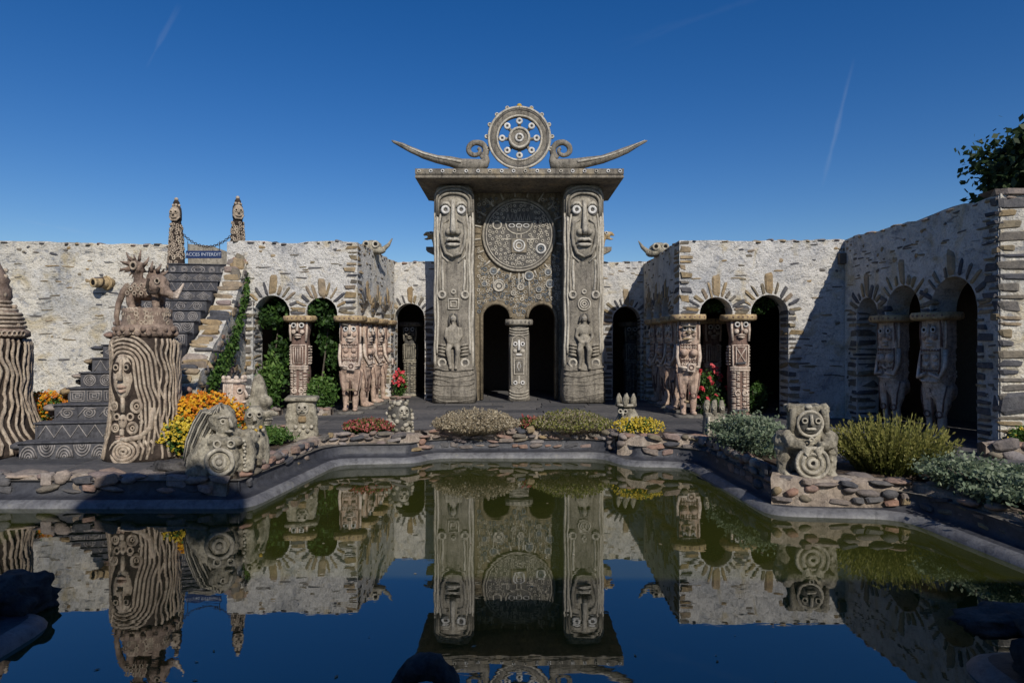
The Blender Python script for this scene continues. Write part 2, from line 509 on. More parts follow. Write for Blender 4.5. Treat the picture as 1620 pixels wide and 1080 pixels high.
M['leaf_dry'] = leaf_mat("dry_stem", [(0, (.20, .16, .10)), (.5, (.40, .33, .22)), (1, (.55, .49, .36))])
M['leaf_olive'] = leaf_mat("olive_spike", [(0, (.075, .095, .02)), (.5, (.18, .19, .045)), (1, (.31, .285, .085))])
M['fl_orange'] = leaf_mat("orange_petal", [(0, (.42, .10, .008)), (.5, (.64, .24, .012)), (1, (.72, .45, .03))], .25)
M['fl_yellow'] = leaf_mat("yellow_petal", [(0, (.34, .25, .02)), (.6, (.58, .42, .03)), (1, (.70, .55, .08))], .25)
M['fl_red'] = leaf_mat("red_petal", [(0, (.42, .02, .03)), (.6, (.60, .05, .07)), (1, (.70, .14, .14))], .25)
M['fl_sedum'] = leaf_mat("sedum_petal", [(0, (.24, .05, .05)), (.6, (.38, .10, .09)), (1, (.46, .18, .14))], .25)

def water_mat():
    m, nt, b = new_mat("pond_water")
    P = coords(nt)
    f = noise_node(nt, P, .7, 4, .6)
    nt.links.new(ramp(nt, f, [(.3, (.024, .029, .006)), (.7, (.038, .042, .008))]), b.inputs["Base Color"])
    b.inputs["Roughness"].default_value = .015
    b.inputs["IOR"].default_value = 2.6
    b.inputs["Specular IOR Level"].default_value = .5
    mp = nt.nodes.new("ShaderNodeMapping"); mp.inputs["Scale"].default_value = (1.0, 2.2, 1)
    nt.links.new(P, mp.inputs["Vector"])
    bump(nt, b, noise_node(nt, mp.outputs[0], 3.2, 3, .5), .028, .012)
    return m
M['water'] = water_mat()
# ------------------------------------------------------------------ pond outline
POND = [(-7.5, 7.25), (-3.0, 7.25), (-2.70, 9.85), (-1.52, 9.95), (-1.24, 10.4), (1.47, 10.4), (1.74, 9.7),
        (2.66, 9.6), (2.82, 6.95), (4.2, 6.8), (4.45, 3.85), (2.64, 3.85), (2.6, 3.05), (-3.1, 3.05), (-3.1, 4.4), (-7.5, 4.4)]
def round_loop(pts, r=.3, k=4):
    out, n = [], len(pts)
    for i in range(n):
        a, b, c = Vector(pts[i - 1]), Vector(pts[i]), Vector(pts[(i + 1) % n])
        d1, d2 = (a - b), (c - b)
        q = min(r, d1.length * .45, d2.length * .45)
        s, e = b + d1.normalized() * q, b + d2.normalized() * q
        for j in range(k + 1):
            t = j / k
            out.append((s * (1 - t) ** 2 + b * 2 * t * (1 - t) + e * t * t))
    return out
POND_R = round_loop(POND, .28)
def area2(l): return sum(l[i].x * l[(i + 1) % len(l)].y - l[(i + 1) % len(l)].x * l[i].y for i in range(len(l)))
if area2(POND_R) < 0: POND_R.reverse()
def offset(loop, d):
    out, n = [], len(loop)
    for i in range(n):
        a, b, c = loop[i - 1], loop[i], loop[(i + 1) % n]
        t1, t2 = (b - a), (c - b)
        if t1.length < 1e-6: t1 = t2
        if t2.length < 1e-6: t2 = t1
        n1 = Vector((t1.y, -t1.x)).normalized(); n2 = Vector((t2.y, -t2.x)).normalized()
        m = (n1 + n2).normalized()
        out.append(b + m * (d / max(.6, m.dot(n1))))
    return out
WATER_Z = -0.30
HOLE = offset(POND_R, .25)

# ground: one sheet to the horizon with the pond cut out
bm = bmesh.new()
ov = [bm.verts.new((x, y, -.03)) for x, y in ((-600, -600), (600, -600), (600, 900), (-600, 900))]
iv = [bm.verts.new((p.x, p.y, -.03)) for p in HOLE]
es = [bm.edges.new((ov[i], ov[(i + 1) % 4])) for i in range(4)] + [bm.edges.new((iv[i], iv[(i + 1) % len(iv)])) for i in range(len(iv))]
bmesh.ops.triangle_fill(bm, use_beauty=True, use_dissolve=False, edges=es)
for f in bm.faces:
    if f.normal.z < 0: f.normal_flip()
me = bpy.data.meshes.new("ground"); bm.to_mesh(me); bm.free()
link_mesh("ground", me, M['ground'], None, "structure")

# pond water sheet and the smooth liner lip round it, its gloss painted as paler grey
mb = MB()
wloop = offset(POND_R, .05)
tri = tessellate_polygon([[Vector((p.x, p.y, 0)) for p in wloop]])
vs = [(p.x, p.y, WATER_Z) for p in wloop]; fs = []
for a, b, c in tri:
    A = (wloop[b] - wloop[a]).cross(wloop[c] - wloop[a]) if hasattr(Vector((0, 0)), 'cross') else 1
    fs.append((a, b, c) if A > 0 else (a, c, b))
mb.add(vs, fs, False)
build("pond_water", mb, M['water'], None, "structure")
mb = MB()
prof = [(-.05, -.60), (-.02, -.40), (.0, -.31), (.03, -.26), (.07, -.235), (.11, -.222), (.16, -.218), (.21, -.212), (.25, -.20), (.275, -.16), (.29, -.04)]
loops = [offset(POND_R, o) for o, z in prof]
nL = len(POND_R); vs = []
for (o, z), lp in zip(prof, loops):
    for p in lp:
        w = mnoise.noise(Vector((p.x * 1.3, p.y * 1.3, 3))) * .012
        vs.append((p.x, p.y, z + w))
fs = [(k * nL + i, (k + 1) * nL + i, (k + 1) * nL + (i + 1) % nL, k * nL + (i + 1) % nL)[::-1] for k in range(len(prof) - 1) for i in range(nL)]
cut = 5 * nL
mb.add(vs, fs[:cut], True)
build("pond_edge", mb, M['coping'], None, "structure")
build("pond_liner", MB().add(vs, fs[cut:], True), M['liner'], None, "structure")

# ------------------------------------------------------------------ stones shared by walls and kerbs
def stone_mesh(seed, boxy):
    r = random.Random(seed)
    mb = MB().box((0, 0, 0), (1, 1, 1), None, .16 if boxy else .3)
    j = {}
    vs = []
    for p in mb.v:
        k = (p[0] > 0, p[1] > 0, p[2] > 0)
        if k not in j: j[k] = Vector((r.uniform(-.1, .1), r.uniform(-.05, .05), r.uniform(-.12, .12)))
        q = Vector(p) + j[k] + Vector([r.uniform(-.03, .03) for _ in range(3)])
        vs.append(q)
    mb.v = vs
    return mb
STONES = {}
def stone_data(kind, i, boxy=True):
    key = (kind, i, boxy)
    if key not in STONES:
        mb = stone_mesh(i * 17 + (3 if boxy else 900), boxy)
        me = bpy.data.meshes.new("stone"); me.from_pydata([tuple(v) for v in mb.v], [], mb.f)
        b_ = bmesh.new(); b_.from_mesh(me)
        bmesh.ops.recalc_face_normals(b_, faces=b_.faces); b_.to_mesh(me); b_.free(); me.update()
        if not boxy: me.polygons.foreach_set("use_smooth", [True] * len(me.polygons))
        me.materials.append(M[kind]); STONES[key] = me
    return STONES[key]
def put_stone(parent, loc, size, ang=0.0, kind='slate', boxy=True, name="stone", rz=0.0, tilt=0.0):
    o = bpy.data.objects.new(name, stone_data(kind, rng.randrange(9), boxy))
    COL.objects.link(o); o.parent = parent
    o.location = loc; o.scale = size; o.rotation_euler = (tilt, ang, rz)
    return o

# ------------------------------------------------------------------ paving
def inside(poly, x, y):
    c = False; n = len(poly)
    for i in range(n):
        a, b = poly[i], poly[(i + 1) % n]
        if (a[1] > y) != (b[1] > y) and x < (b[0] - a[0]) * (y - a[1]) / (b[1] - a[1]) + a[0]: c = not c
    return c
BEDS = [[(-3.95, 7.6), (-3.0, 7.6), (-2.9, 10.6), (-1.5, 10.5), (-1.4, 10.9), (1.7, 10.9), (1.9, 10.2), (2.9, 10.1), (3.1, 7.3), (5.3, 7.2), (5.3, 5),
         (6.4, 5), (6.0, 7.5), (4.6, 8.4), (3.9, 8.4), (3.75, 10.6), (3.0, 11.0), (2.4, 11.4), (-1.4, 11.45), (-2.6, 11.15), (-3.6, 10.6)],
        [(-5.3, 8.75), (-3.95, 8.9), (-4.0, 10.3), (-5.4, 10.3)]]
HP = [(p.x, p.y) for p in offset(POND_R, .30)]
pave = thing("pavement", None, None, (0, 0, 0)); pave["kind"] = "structure"
slabs = [MB().box((0, 0, 0), (1, 1, .04), None, .004) for _ in range(1)]
pme = bpy.data.meshes.new("paving_slab"); pme.from_pydata(slabs[0].v, [], slabs[0].f); pme.update(); pme.materials.append(M['paving'])
y = 7.75
row = 0
while y < 20.6:
    dy = rng.uniform(.5, .72)
    x = -9.3 + rng.uniform(-.8, 0)
    while x < 9:
        dx = rng.uniform(.8, 1.5)
        pts = [(x + dx * a, y + dy * b) for a in (.02, .5, .98) for b in (.02, .5, .98)]
        bad = sum(inside(HP, *p) for p in pts) > 0 or sum(any(inside(b, *p) for b in BEDS) for p in pts) > 4
        if not bad and -.78 * y - .6 < x + dx / 2 < .78 * y + .6:
            o = bpy.data.objects.new("paving_slab", pme); COL.objects.link(o); o.parent = pave
            o.location = (x + dx / 2, y + dy / 2, -.02 + rng.uniform(-.0015, .0015)); o.scale = (dx - .022, dy - .022, 1)
            o.rotation_euler = (rng.uniform(-.0015, .0015), rng.uniform(-.0015, .0015), 0)
        x += dx
    y += dy; row += 1
mb = MB()
mb.prism([(-7.6, -.055), (-3.9, -.055), (-3.9, -.012), (-7.6, -.012)], 7.78, 8.2)
build("slate_apron", mb, M['step'], pave)
pp = thing("beige_path", None, None); pp["kind"] = "structure"
for k in range(4):
    mb = MB().box((5.5 + k * .95, 8.05 + (k % 2) * .02 - k * .12, .0), (.93, .62, .05), Euler((0, 0, -.08)), .01)
    build("paving_slab", mb, M['path'], pp)

# ------------------------------------------------------------------ walls
CAPZ = 2.2
def frame(e_p0, p1):
    d = Vector((p1[0] - e_p0[0], p1[1] - e_p0[1]))
    return d.length, math.atan2(d.y, d.x)

def wall(name, label, p0, p1, h, thick, supports, mat='plaster', spring=2.24, cat="wall", group=None, scatter=30, seed=1, top_stones=True,
         key_kind='ochre', dots=1.0, ragged=.035):
    L, ang = frame(p0, p1)
    e = thing(name, label, cat, (p0[0], p0[1], 0), ang, group)
    r = random.Random(seed)
    if supports is None: supports = [(0, L, -.05)]
    out, arches = [], []
    for i, (u0, u1, zb) in enumerate(supports):
        out += [(u0, zb), (u1, zb)]
        if i < len(supports) - 1:
            a, b = u1, supports[i + 1][0]
            rad, c = (b - a) / 2, (a + b) / 2
            arches.append((c, rad))
            for k in range(19):
                t = PI - PI * k / 18
                out.append((c + rad * math.cos(t) * (1 + .01 * r.uniform(-1, 1)), spring + rad * 1.03 * math.sin(t)))
    n = max(2, int(L / .22))
    def topz(u): return h + ragged * 1.6 * mnoise.noise(Vector((u * 1.1 + seed * 7, seed, 0))) + ragged * mnoise.noise(Vector((u * 4 + seed, 3, 1)))
    for k in range(n + 1):
        u = L - L * k / n
        out.append((u, topz(u)))
    mb = MB().prism(out, 0.0, thick)
    build("masonry", mb, M[mat], e)
    e_info = dict(e=e, L=L, arches=arches, spring=spring, thick=thick, h=h)
    # coping stones half sunk into the top edge
    if top_stones:
        scatter = int(scatter * 1.35)
        u = r.uniform(0, .1)
        while u < L - .12:
            w = r.uniform(.10, .30)
            if r.random() < .7:
                put_stone(e, (u + w / 2, thick * .35, topz(u + w / 2) - r.uniform(.0, .05)), (w, thick * .8, r.uniform(.05, .10)), r.uniform(-.08, .08), r.choice(['slate', 'rubble', 'rubble', 'ochre']), False)
            u += w + r.uniform(.02, .12)
        for k in range(int(L * 2.0 * dots)):
            u = r.uniform(.1, L - .1)
            put_stone(e, (u, .03, topz(u) - r.uniform(.10, .28)), (r.uniform(.07, .24), .09, r.uniform(.035, .10)), r.uniform(-.15, .15), r.choice(['slate', 'ochre', 'slate']), False)
    # thin stones scattered through the plaster
    c = 0; tries = 0
    while c < scatter * dots and tries < 2000:
        tries += 1
        u, z = r.uniform(.12, L - .12), r.uniform(.15, h - .3)
        if any(abs(u - a) < rad + .16 and z < spring + rad + .38 for a, rad in arches): continue
        thin = r.random() < .72
        w, hh = (r.uniform(.10, .30), r.uniform(.018, .04)) if thin else (r.uniform(.07, .18), r.uniform(.05, .12))
        put_stone(e, (u, .03 - .0, z), (w, .085, hh), r.uniform(-.1, .1), 'slate' if r.random() < .75 else 'ochre', thin)
        c += 1
    # radiating stones over every arch
    for (a, rad) in arches:
        k = 11
        for i in range(k):
            t = PI * (.06 + .88 * i / (k - 1)) + r.uniform(-.04, .04)
            big = i == k // 2
            ln = .42 if big else r.uniform(.16, .32)
            wd = .17 if big else r.uniform(.045, .10)
            rr = rad + .03 + ln / 2
            put_stone(e, (a + rr * math.cos(t), .05, spring + rr * math.sin(t)), (wd, .15, ln), PI / 2 - t, key_kind if big else r.choice(['slate', 'slate', 'ochre']), True)
    # coursed stones at the jambs
    for i, (u0, u1, zb) in enumerate(supports):
        if zb > .5:
            z = zb + .03
            for k in range(2):
                hh = r.uniform(.05, .08)
                put_stone(e, ((u0 + u1) / 2, .06, z + hh / 2), (max(.14, (u1 - u0) * r.uniform(.75, .98)), .17, hh), r.uniform(-.02, .02), 'slate', True)
                z += hh + .035
            continue
        for (ue, sgn, has) in ((u1, -1, i < len(supports) - 1), (u0, 1, i > 0)):
            if not has: continue
            quoins(e, ue, sgn, 0.0, spring + .12, thick, r, .16, .40)
    return e_info

def quoins(e, ue, sgn, z0, z1, thick, r, wmin=.16, wmax=.4, kind='slate', pr=.015):
    z = z0 + .02
    while z < z1:
        hh = r.choice([.05, .07, .09, .12, .15]) * r.uniform(.8, 1.15)
        w = r.uniform(wmin, wmax)
        uc = ue + sgn * (w / 2) - sgn * pr
        put_stone(e, (uc, thick / 2 - .008, z + hh / 2), (w, thick + .03, hh), r.uniform(-.02, .02), kind if r.random() < .78 else 'ochre', True)
        z += hh + r.uniform(.03, .06)

T = .45
# left long wall (seen square on, the stair rises against its right end)
W_long = wall("courtyard_wall", "long white rubble wall left of the stairs with a barrel spout", (-13.2, 13.55), (-7.72, 14.55), 3.84, .5, None, 'plaster_warm', scatter=58, seed=3, dots=1.25)
# left wing: front with two leafy arches
FL0, FL1 = (-6.36, 14.1), (-3.45, 14.1)
def uL(x): return x + 6.36
W_lf = wall("arcade_wall", "white arcade wall with two vine filled arches right of the stairs", FL0, FL1, 3.84, T,
            [(0, uL(-5.75), -.05), (uL(-4.96), uL(-4.60), CAPZ), (uL(-3.90), uL(-3.45), CAPZ)], scatter=26, seed=11)
quoins(W_lf['e'], W_lf['L'], -1, 2.45, 3.75, T, random.Random(4), .14, .38)
# left wing: side towards the court, three arches in a row
SL0, SL1 = (-3.45, 14.55), (-3.27, 17.58)
W_ls = wall("arcade_wall", "sunlit side wall of the left wing with three narrow arches", SL0, SL1, 3.84, T,
            [(0, .04, CAPZ), (.72, .96, CAPZ), (1.66, 1.90, CAPZ), (2.62, frame(SL0, SL1)[0], -.05)], scatter=12, seed=21)
# back walls on both sides of the gate
W_bl = wall("back_wall", "low back wall with one arch left of the tall gate", (-3.70, 17.6), (-2.0, 17.6), 3.84, T,
            [(0, .43, -.05), (1.27, 1.70, -.05)], scatter=8, seed=31, spring=2.25)
W_br = wall("back_wall", "low back wall with one arch right of the tall gate", (2.36, 17.6), (4.1, 17.6), 3.84, T,
            [(0, .44, -.05), (1.22, 1.74, -.05)], scatter=8, seed=32, spring=2.2)
# right wing
SR0, SR1 = (3.66, 17.58), (3.55, 13.85)
W_rs = wall("arcade_wall", "shaded side wall of the right wing with three narrow arches", SR0, SR1, 3.76, T,
            [(0, .45, -.05), (1.2, 1.45, CAPZ), (2.2, 2.45, CAPZ), (3.2, frame(SR0, SR1)[0], CAPZ)], scatter=14, seed=41)
FR0, FR1 = (3.55, 13.4), (7.40, 13.4)
def uR(x): return x - 3.55
W_rf = wall("arcade_wall", "white arcade wall with two arches right of the tall gate", FR0, FR1, 3.76, T,
            [(0, uR(3.98), CAPZ - .03), (uR(4.68), uR(5.06), CAPZ - .03), (uR(5.86), uR(7.40), -.05)], scatter=34, seed=51, spring=2.2)
quoins(W_rf['e'], 0.0, 1, 2.42, 3.7, T, random.Random(6), .14, .36)
RR0, RR1 = (7.04, 13.38), (7.12, 9.25)
W_rr = wall("arcade_wall", "shaded right hand wall with three dark arches", RR0, RR1, 3.76, T,
            [(0, .46, -.05), (1.18, 1.42, CAPZ - .10), (2.42, 2.66, CAPZ - .10), (3.72, frame(RR0, RR1)[0], -.05)], scatter=40, seed=61, spring=2.12)
quoins(W_rr['e'], W_rr['L'], -1, 1.9, 3.7, .3, random.Random(9), .10, .34)
W_re = wall("end_wall", "sunlit end wall at the right edge with big quoin stones", (7.135, 9.23), (9.2, 9.0), 3.78, .4, None, 'plaster_warm', scatter=16, seed=71)
quoins(W_re['e'], 0.0, 1, 0.0, 3.7, .12, random.Random(19), .16, .5)
put_stone(W_re['e'], (.18, .03, .72), (.40, .16, .30), 0, 'slate', True)
put_stone(W_re['e'], (.45, .2, 3.80), (.95, .5, .1), 0.03, 'rubble', True)

# covered galleries behind the arcades
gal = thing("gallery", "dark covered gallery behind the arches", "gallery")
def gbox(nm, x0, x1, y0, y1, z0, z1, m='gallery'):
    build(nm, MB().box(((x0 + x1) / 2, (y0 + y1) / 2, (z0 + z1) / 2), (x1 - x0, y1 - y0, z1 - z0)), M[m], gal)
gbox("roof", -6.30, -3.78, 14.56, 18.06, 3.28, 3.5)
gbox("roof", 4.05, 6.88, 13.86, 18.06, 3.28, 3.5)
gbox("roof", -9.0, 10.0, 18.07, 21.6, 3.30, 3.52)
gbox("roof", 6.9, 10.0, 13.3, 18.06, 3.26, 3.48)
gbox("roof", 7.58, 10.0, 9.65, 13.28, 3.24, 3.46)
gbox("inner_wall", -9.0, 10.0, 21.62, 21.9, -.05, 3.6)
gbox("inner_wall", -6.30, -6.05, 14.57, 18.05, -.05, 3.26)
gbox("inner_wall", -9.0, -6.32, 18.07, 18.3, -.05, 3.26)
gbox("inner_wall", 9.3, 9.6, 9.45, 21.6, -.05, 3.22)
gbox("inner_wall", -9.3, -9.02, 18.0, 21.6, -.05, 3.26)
# wall behind the viewpoint that shades the near side of the pond
e = thing("entrance_wall", "tall rubble entrance wall on the near side of the pond", "wall", (0, -2.2, 0))
build("masonry", MB().prism([(-9, -.05), (9.5, -.05), (9.5, 5.2), (.55, 5.3), (.45, 7.2), (-.1, 7.6), (-1.2, 7.5), (-1.5, 7.0), (-1.6, 5.3), (-9, 5.2)], -.8, 0), M['plaster'], e)
# ------------------------------------------------------------------ tall gate
GX = 0.19
gate = thing("gate_house", "tall concrete gate wall with pebbled front and two round arches", "gate", (GX, 17.4, 0))
sup = [(-2.17, -1.03, -.05), (-.22, .22, 2.24), (1.03, 2.17, -.05)]
outl = []
for i, (u0, u1, zb) in enumerate(sup):
    outl += [(u0, zb), (u1, zb)]
    if i < 2:
        a, b = u1, sup[i + 1][0]; c, rad = (a + b) / 2, (b - a) / 2
        outl += [(c + rad * math.cos(PI - PI * k / 20), 2.27 + rad * math.sin(PI * k / 20)) for k in range(21)]
outl += [(2.17, 5.74), (-2.17, 5.74)]
build("gate_wall", MB().prism(outl, 0, 1.15), M['gatewall'], gate)
for s in (-1, 1):                     # moulded rim round each opening
    c = s * .625; rad = .405
    pts = [(c - s * -rad * 0 - rad, -.012, 0.02)] + [(c + rad * math.cos(PI - PI * k / 20), -.012, 2.27 + rad * math.sin(PI * k / 20)) for k in range(21)]
    pts.append((c + rad, -.012, 0.02 if s > 0 else 2.3))
    if s > 0: pts[0] = (c - rad, -.012, 2.3)
    build("arch_rim", MB().tube(pts, .05, 8).wobble(.01, 5, s), M['gatewall'], gate)
# medallion
MZ = 4.54
med = build("medallion", MB().disc((0, .0, MZ), .96, .05, 48), M['giant_dark'], gate)
build("rim", MB().ring((0, -.05, MZ), .98, .034, 56, 8), M['giant'], med)
build("inner_rim", MB().ring((0, -.055, MZ), .90, .016, 48, 6), M['giant_pale'], med)
r = random.Random(5)
for k in range(20):
    a = 2 * PI * k / 20 + .1
    l0, l1 = 1.06, 1.06 + r.uniform(.18, .34)
    build("ray", MB().tube([(l0 * math.cos(a), -.012, MZ + l0 * math.sin(a)), (l1 * math.cos(a), -.012, MZ + l1 * math.sin(a))], [.028, .018], 6), M['giant_pale'], med)
for k in range(20):
    a = 2 * PI * (k + .5) / 20 + .1
    if r.random() < .6:
        l0, l1 = 1.05, 1.05 + r.uniform(.12, .2)
        build("ray", MB().tube([(l0 * math.cos(a), -.012, MZ + l0 * math.sin(a)), (l1 * math.cos(a), -.012, MZ + l1 * math.sin(a))], [.02, .012], 6), M['gatewall'], med)
FY = -.055
# mask inside the medallion: bowl outline, brow line, three eyes, zigzag crown
def line(par, nm, pts, rad, m, y=FY, closed=False):
    return build(nm, MB().tube([(p[0], y, p[1]) for p in pts], rad, 6, closed), M[m], par)
line(med, "mask_outline", [(-.36, MZ + .34)] + [(.36 * math.cos(PI + PI * k / 16), MZ + .30 - .28 * math.sin(PI * k / 16)) for k in range(17)] + [(.36, MZ + .34)], .020, 'giant_pale')
line(med, "mask_brow", [(-.37, MZ + .36), (.37, MZ + .36)], .018, 'giant_pale')
zz = []
for k in range(6):
    x = -.34 + k * .113
    zz += [(x, MZ + .40), (x + .04, MZ + .58), (x + .08, MZ + .40)]
line(med, "mask_crown", zz, .014, 'giant_pale')
for x in (-.2, .0, .2):
    build("mask_eye", MB().ring((x, FY - .01, MZ + .25), .05, .016, 14, 6, sx=1.5), M['eye_white'], med)
line(med, "mask_nose", [(-.05, MZ + .20), (-.035, MZ + .1), (.035, MZ + .1), (.05, MZ + .20)], .014, 'giant_pale')
line(med, "mask_neck", [(-.06, MZ + .02), (-.06, MZ - .1), (.06, MZ - .1), (.06, MZ + .02)], .016, 'giant_pale')
line(med, "arm_line", [(-.55, MZ - .12), (-.2, MZ - .12), (-.2, MZ - .2)], .018, 'giant_pale')
line(med, "arm_line", [(.55, MZ - .12), (.2, MZ - .12), (.2, MZ - .2)], .018, 'giant_pale')
build("heart_square", MB().box((0, -.07, MZ - .30), (.42, .05, .40), None, .015), M['slab'], med)
build("heart_ring", MB().ring((0, -.10, MZ - .30), .15, .025, 24, 7), M['eye_white'], med)
build("heart_ring", MB().ring((0, -.10, MZ - .30), .08, .02, 18, 7), M['eye_white'], med)
build("sun_ring", MB().ring((-.60, -.06, MZ + .27), .115, .025, 22, 7), M['giant_pale'], med)
build("moon_ring", MB().ring((.60, -.06, MZ - .38), .12, .03, 22, 7), M['eye_white'], med)
build("moon_ring", MB().ring((.60, -.06, MZ - .38), .06, .02, 16, 6), M['blue_grey'], med)
mb = MB(); pts = []
while len(pts) < 120:
    a, q = r.uniform(0, 2 * PI), math.sqrt(r.random()) * .84
    x, z = q * math.cos(a), q * math.sin(a)
    if abs(x) < .42 and 0 < z < .62: continue
    if abs(x) < .26 and -.54 < z < 0: continue
    if math.hypot(x + .6, z - .27) < .17 or math.hypot(x - .6, z + .38) < .18: continue
    if any(math.hypot(x - p[0], z - p[1]) < .085 for p in pts): continue
    pts.append((x, z))
    if len(pts) > 105: break
for x, z in pts: mb.ring((x, -.06, MZ + z), r.uniform(.026, .040), .014, 10, 5)
build("stud_field", mb, M['giant_pale'], med, "stuff")
# small rings and discs pressed all over the gate wall
mb, mb2 = MB(), MB(); n = 0; pts = []
for _ in range(9000):
    x, z = r.uniform(-1.12, 1.12), r.uniform(2.3, 5.55)
    if math.hypot(x, z - MZ) < 1.16: continue
    if any(math.hypot(x - c, max(0, z - 2.27)) < .50 for c in (-.625, .625)): continue
    q = r.uniform(.016, .042)
    if any(math.hypot(x - p[0], z - p[1]) < (q + p[2]) * 1.25 for p in pts): continue
    pts.append((x, z, q)); n += 1
    (mb if r.random() < .62 else mb2).ring((x, -.010, z), q, q * .38, 10, 5)
    if n > 760: break
build("pebble_field", mb, M['giant_pale'], gate, "stuff")
build("tile_field", mb2, M['blue_grey'], gate, "stuff")
for (x, z, q, m) in ((-.55, 3.15, .15, 'giant_pale'), (.28, 3.42, .12, 'blue_grey'), (.85, 3.20, .11, 'blue_grey'), (.55, 3.05, .08, 'blue_grey'), (-.70, 3.55, .10, 'blue_grey'),
                     (.05, 3.12, .09, 'giant_pale'), (.80, 3.52, .09, 'blue_grey'), (-.15, 2.95, .07, 'giant_pale'), (-.95, 3.2, .07, 'blue_grey'), (.55, 2.85, .07, 'giant_pale')):
    d = build("tile_disc", MB().disc((x, .0, z), q, .03, 18), M[m], gate)
    build("tile_ring", MB().ring((x, -.03, z), q, q * .16, 20, 6), M['giant_pale'], d)
    build("tile_ring", MB().ring((x, -.03, z), q * .5, q * .13, 16, 6), M['giant_dark'], d)
for (x, z0, z1) in ((0, 2.95, 3.5), (.28, 2.85, 3.3), (-.70, 3.0, 3.45), (.85, 2.8, 3.08)):
    build("stem", MB().tube([(x, -.008, z0), (x, -.008, z1)], .018, 6), M['giant_pale'], gate)

# roof slab with a splayed soffit
roof = thing("gate_roof", "wide flat concrete roof slab resting on the two giant totems", "roof slab", (GX, 16.1, 0))
mb = MB()
def rect(x, y0, y1, z): return [(-x, y0, z), (x, y0, z), (x, y1, z), (-x, y1, z)]
rings = [rect(2.30, 1.2, 2.5, 5.70), rect(2.58, .08, 2.6, 5.775), rect(2.66, .0, 2.65, 5.79), rect(2.66, 0, 2.65, 5.85), rect(2.62, .03, 2.63, 5.865), rect(2.66, 0, 2.65, 5.885), rect(2.66, 0, 2.65, 6.02)]
vs = [p for q in rings for p in q]; fs = []
for k in range(len(rings) - 1):
    for i in range(4):
        j = (i + 1) % 4
        fs.append((k * 4 + i, k * 4 + j, k * 4 + 4 + j, k * 4 + 4 + i))
fs += [(3, 2, 1, 0), tuple(len(vs) - 4 + i for i in range(4))]
mb.add(vs, fs, False)
build("slab", mb, M['slab'], roof)
for k in range(18):
    x = -2.56 + k * 5.12 / 17
    s = build("stud", MB().ring((x, -.01, 5.955), .035, .016, 12, 6), M['eye_white' if k % 3 else 'giant_pale'], roof)
    build("stud_hole", MB().disc((x, .0, 5.955), .025, .006, 10), M['pupil'], s)

# crest: wheel, two scrolls that end in horns
crest = thing("roof_crest", "carved crest of a spoked wheel between two scrolls with long horns", "roof crest", (GX, 16.42, 6.02))
WZ = .85
wh = build("wheel_rim", MB().ring((0, 0, WZ), .675, .13, 48, 12, flat=.9).wobble(.018, 6, 1), M['shaft'], crest)
build("wheel_groove", MB().ring((0, -.10, WZ), .735, .03, 48, 6), M['giant_dark'], wh)
build("wheel_bead", MB().ring((0, -.11, WZ), .79, .035, 48, 6), M['giant_pale'], wh)
build("wheel_bead", MB().ring((0, -.10, WZ), .575, .03, 48, 6), M['giant_pale'], wh)
hub = build("hub", MB().disc((0, .08, WZ), .29, .2, 28).wobble(.012, 6), M['shaft'], crest)
build("hub_ring", MB().ring((0, -.13, WZ), .25, .035, 28, 7), M['giant_pale'], hub)
build("hub_ring", MB().ring((0, -.13, WZ), .09, .03, 18, 7), M['eye_white'], hub)
build("hub_eye", MB().disc((0, -.10, WZ), .06, .02, 12), M['pupil'], hub)
for k in range(8):
    a = PI / 2 + 2 * PI * k / 8
    x, z = .445 * math.cos(a), WZ + .445 * math.sin(a)
    sp = build("spoke", MB().tube([(.28 * math.cos(a), 0, WZ + .28 * math.sin(a)), (.60 * math.cos(a), 0, WZ + .60 * math.sin(a))], .045, 8), M['giant'], crest)
    build("boss", MB().ring((x, -.07, z), .06, .032, 16, 7), M['eye_white'], sp)
    build("boss_core", MB().disc((x, .03, z), .07, .09, 14), M['giant_dark'], sp)
for k in range(11):
    a = R(-18 + 216 * k / 10)
    x, z = .85 * math.cos(a), WZ + .85 * math.sin(a)
    top = k == 5
    s = build("knob", MB().ell((x, 0, z), .075 if top else .055, 10, 7), M['lichen' if top or k == 4 else 'giant'], crest)
    build("knob_ring", MB().ring((x, -.05, z), .04, .018, 12, 6), M['lichen' if top else 'giant_pale'], s)
for s in (-1, 1):
    pts, rad = [], []
    cx, cz = 1.13, .56                       # coil centre
    for k in range(44):
        t = k / 43
        a = R(-60) + t * R(470)
        q = .26 - .185 * t
        pts.append((s * (cx - q * math.cos(a) * 1.1), 0, cz + q * math.sin(a))); rad.append(.092 - .045 * t)
    path = [(.90, .22), (1.02, .17), (1.25, .17), (1.5, .20), (1.8, .26), (2.15, .33), (2.5, .44), (2.8, .57), (3.05, .69), (3.26, .79), (3.32, .82)]
    rr = [.14, .16, .165, .155, .135, .115, .098, .08, .06, .035, .015]
    build("scroll", MB().tube(pts, rad, 10).wobble(.014, 7, s), M['shaft'], crest)
    build("horn", MB().tube([(s * p[0], 0, p[1]) for p in [(.915, .50), (.885, .38), (.875, .29)] + path], [.07, .09, .115] + rr, 12).wobble(.026, 5, s + 3), M['shaft'], crest)
    build("horn_ridge", MB().tube([(s * p[0], -q * .95, p[1] + .02) for p, q in zip(path[3:-1], rr[3:-1])], [q * .25 for q in rr[3:-1]], 6).wobble(.01, 5, s), M['giant_pale'], crest)

# ------------------------------------------------------------------ the two giants
def sup_front(w, d, x, ex=4.0):
    q = min(.999, abs(x) / w)
    return -d * (1 - q ** ex) ** (1 / ex)

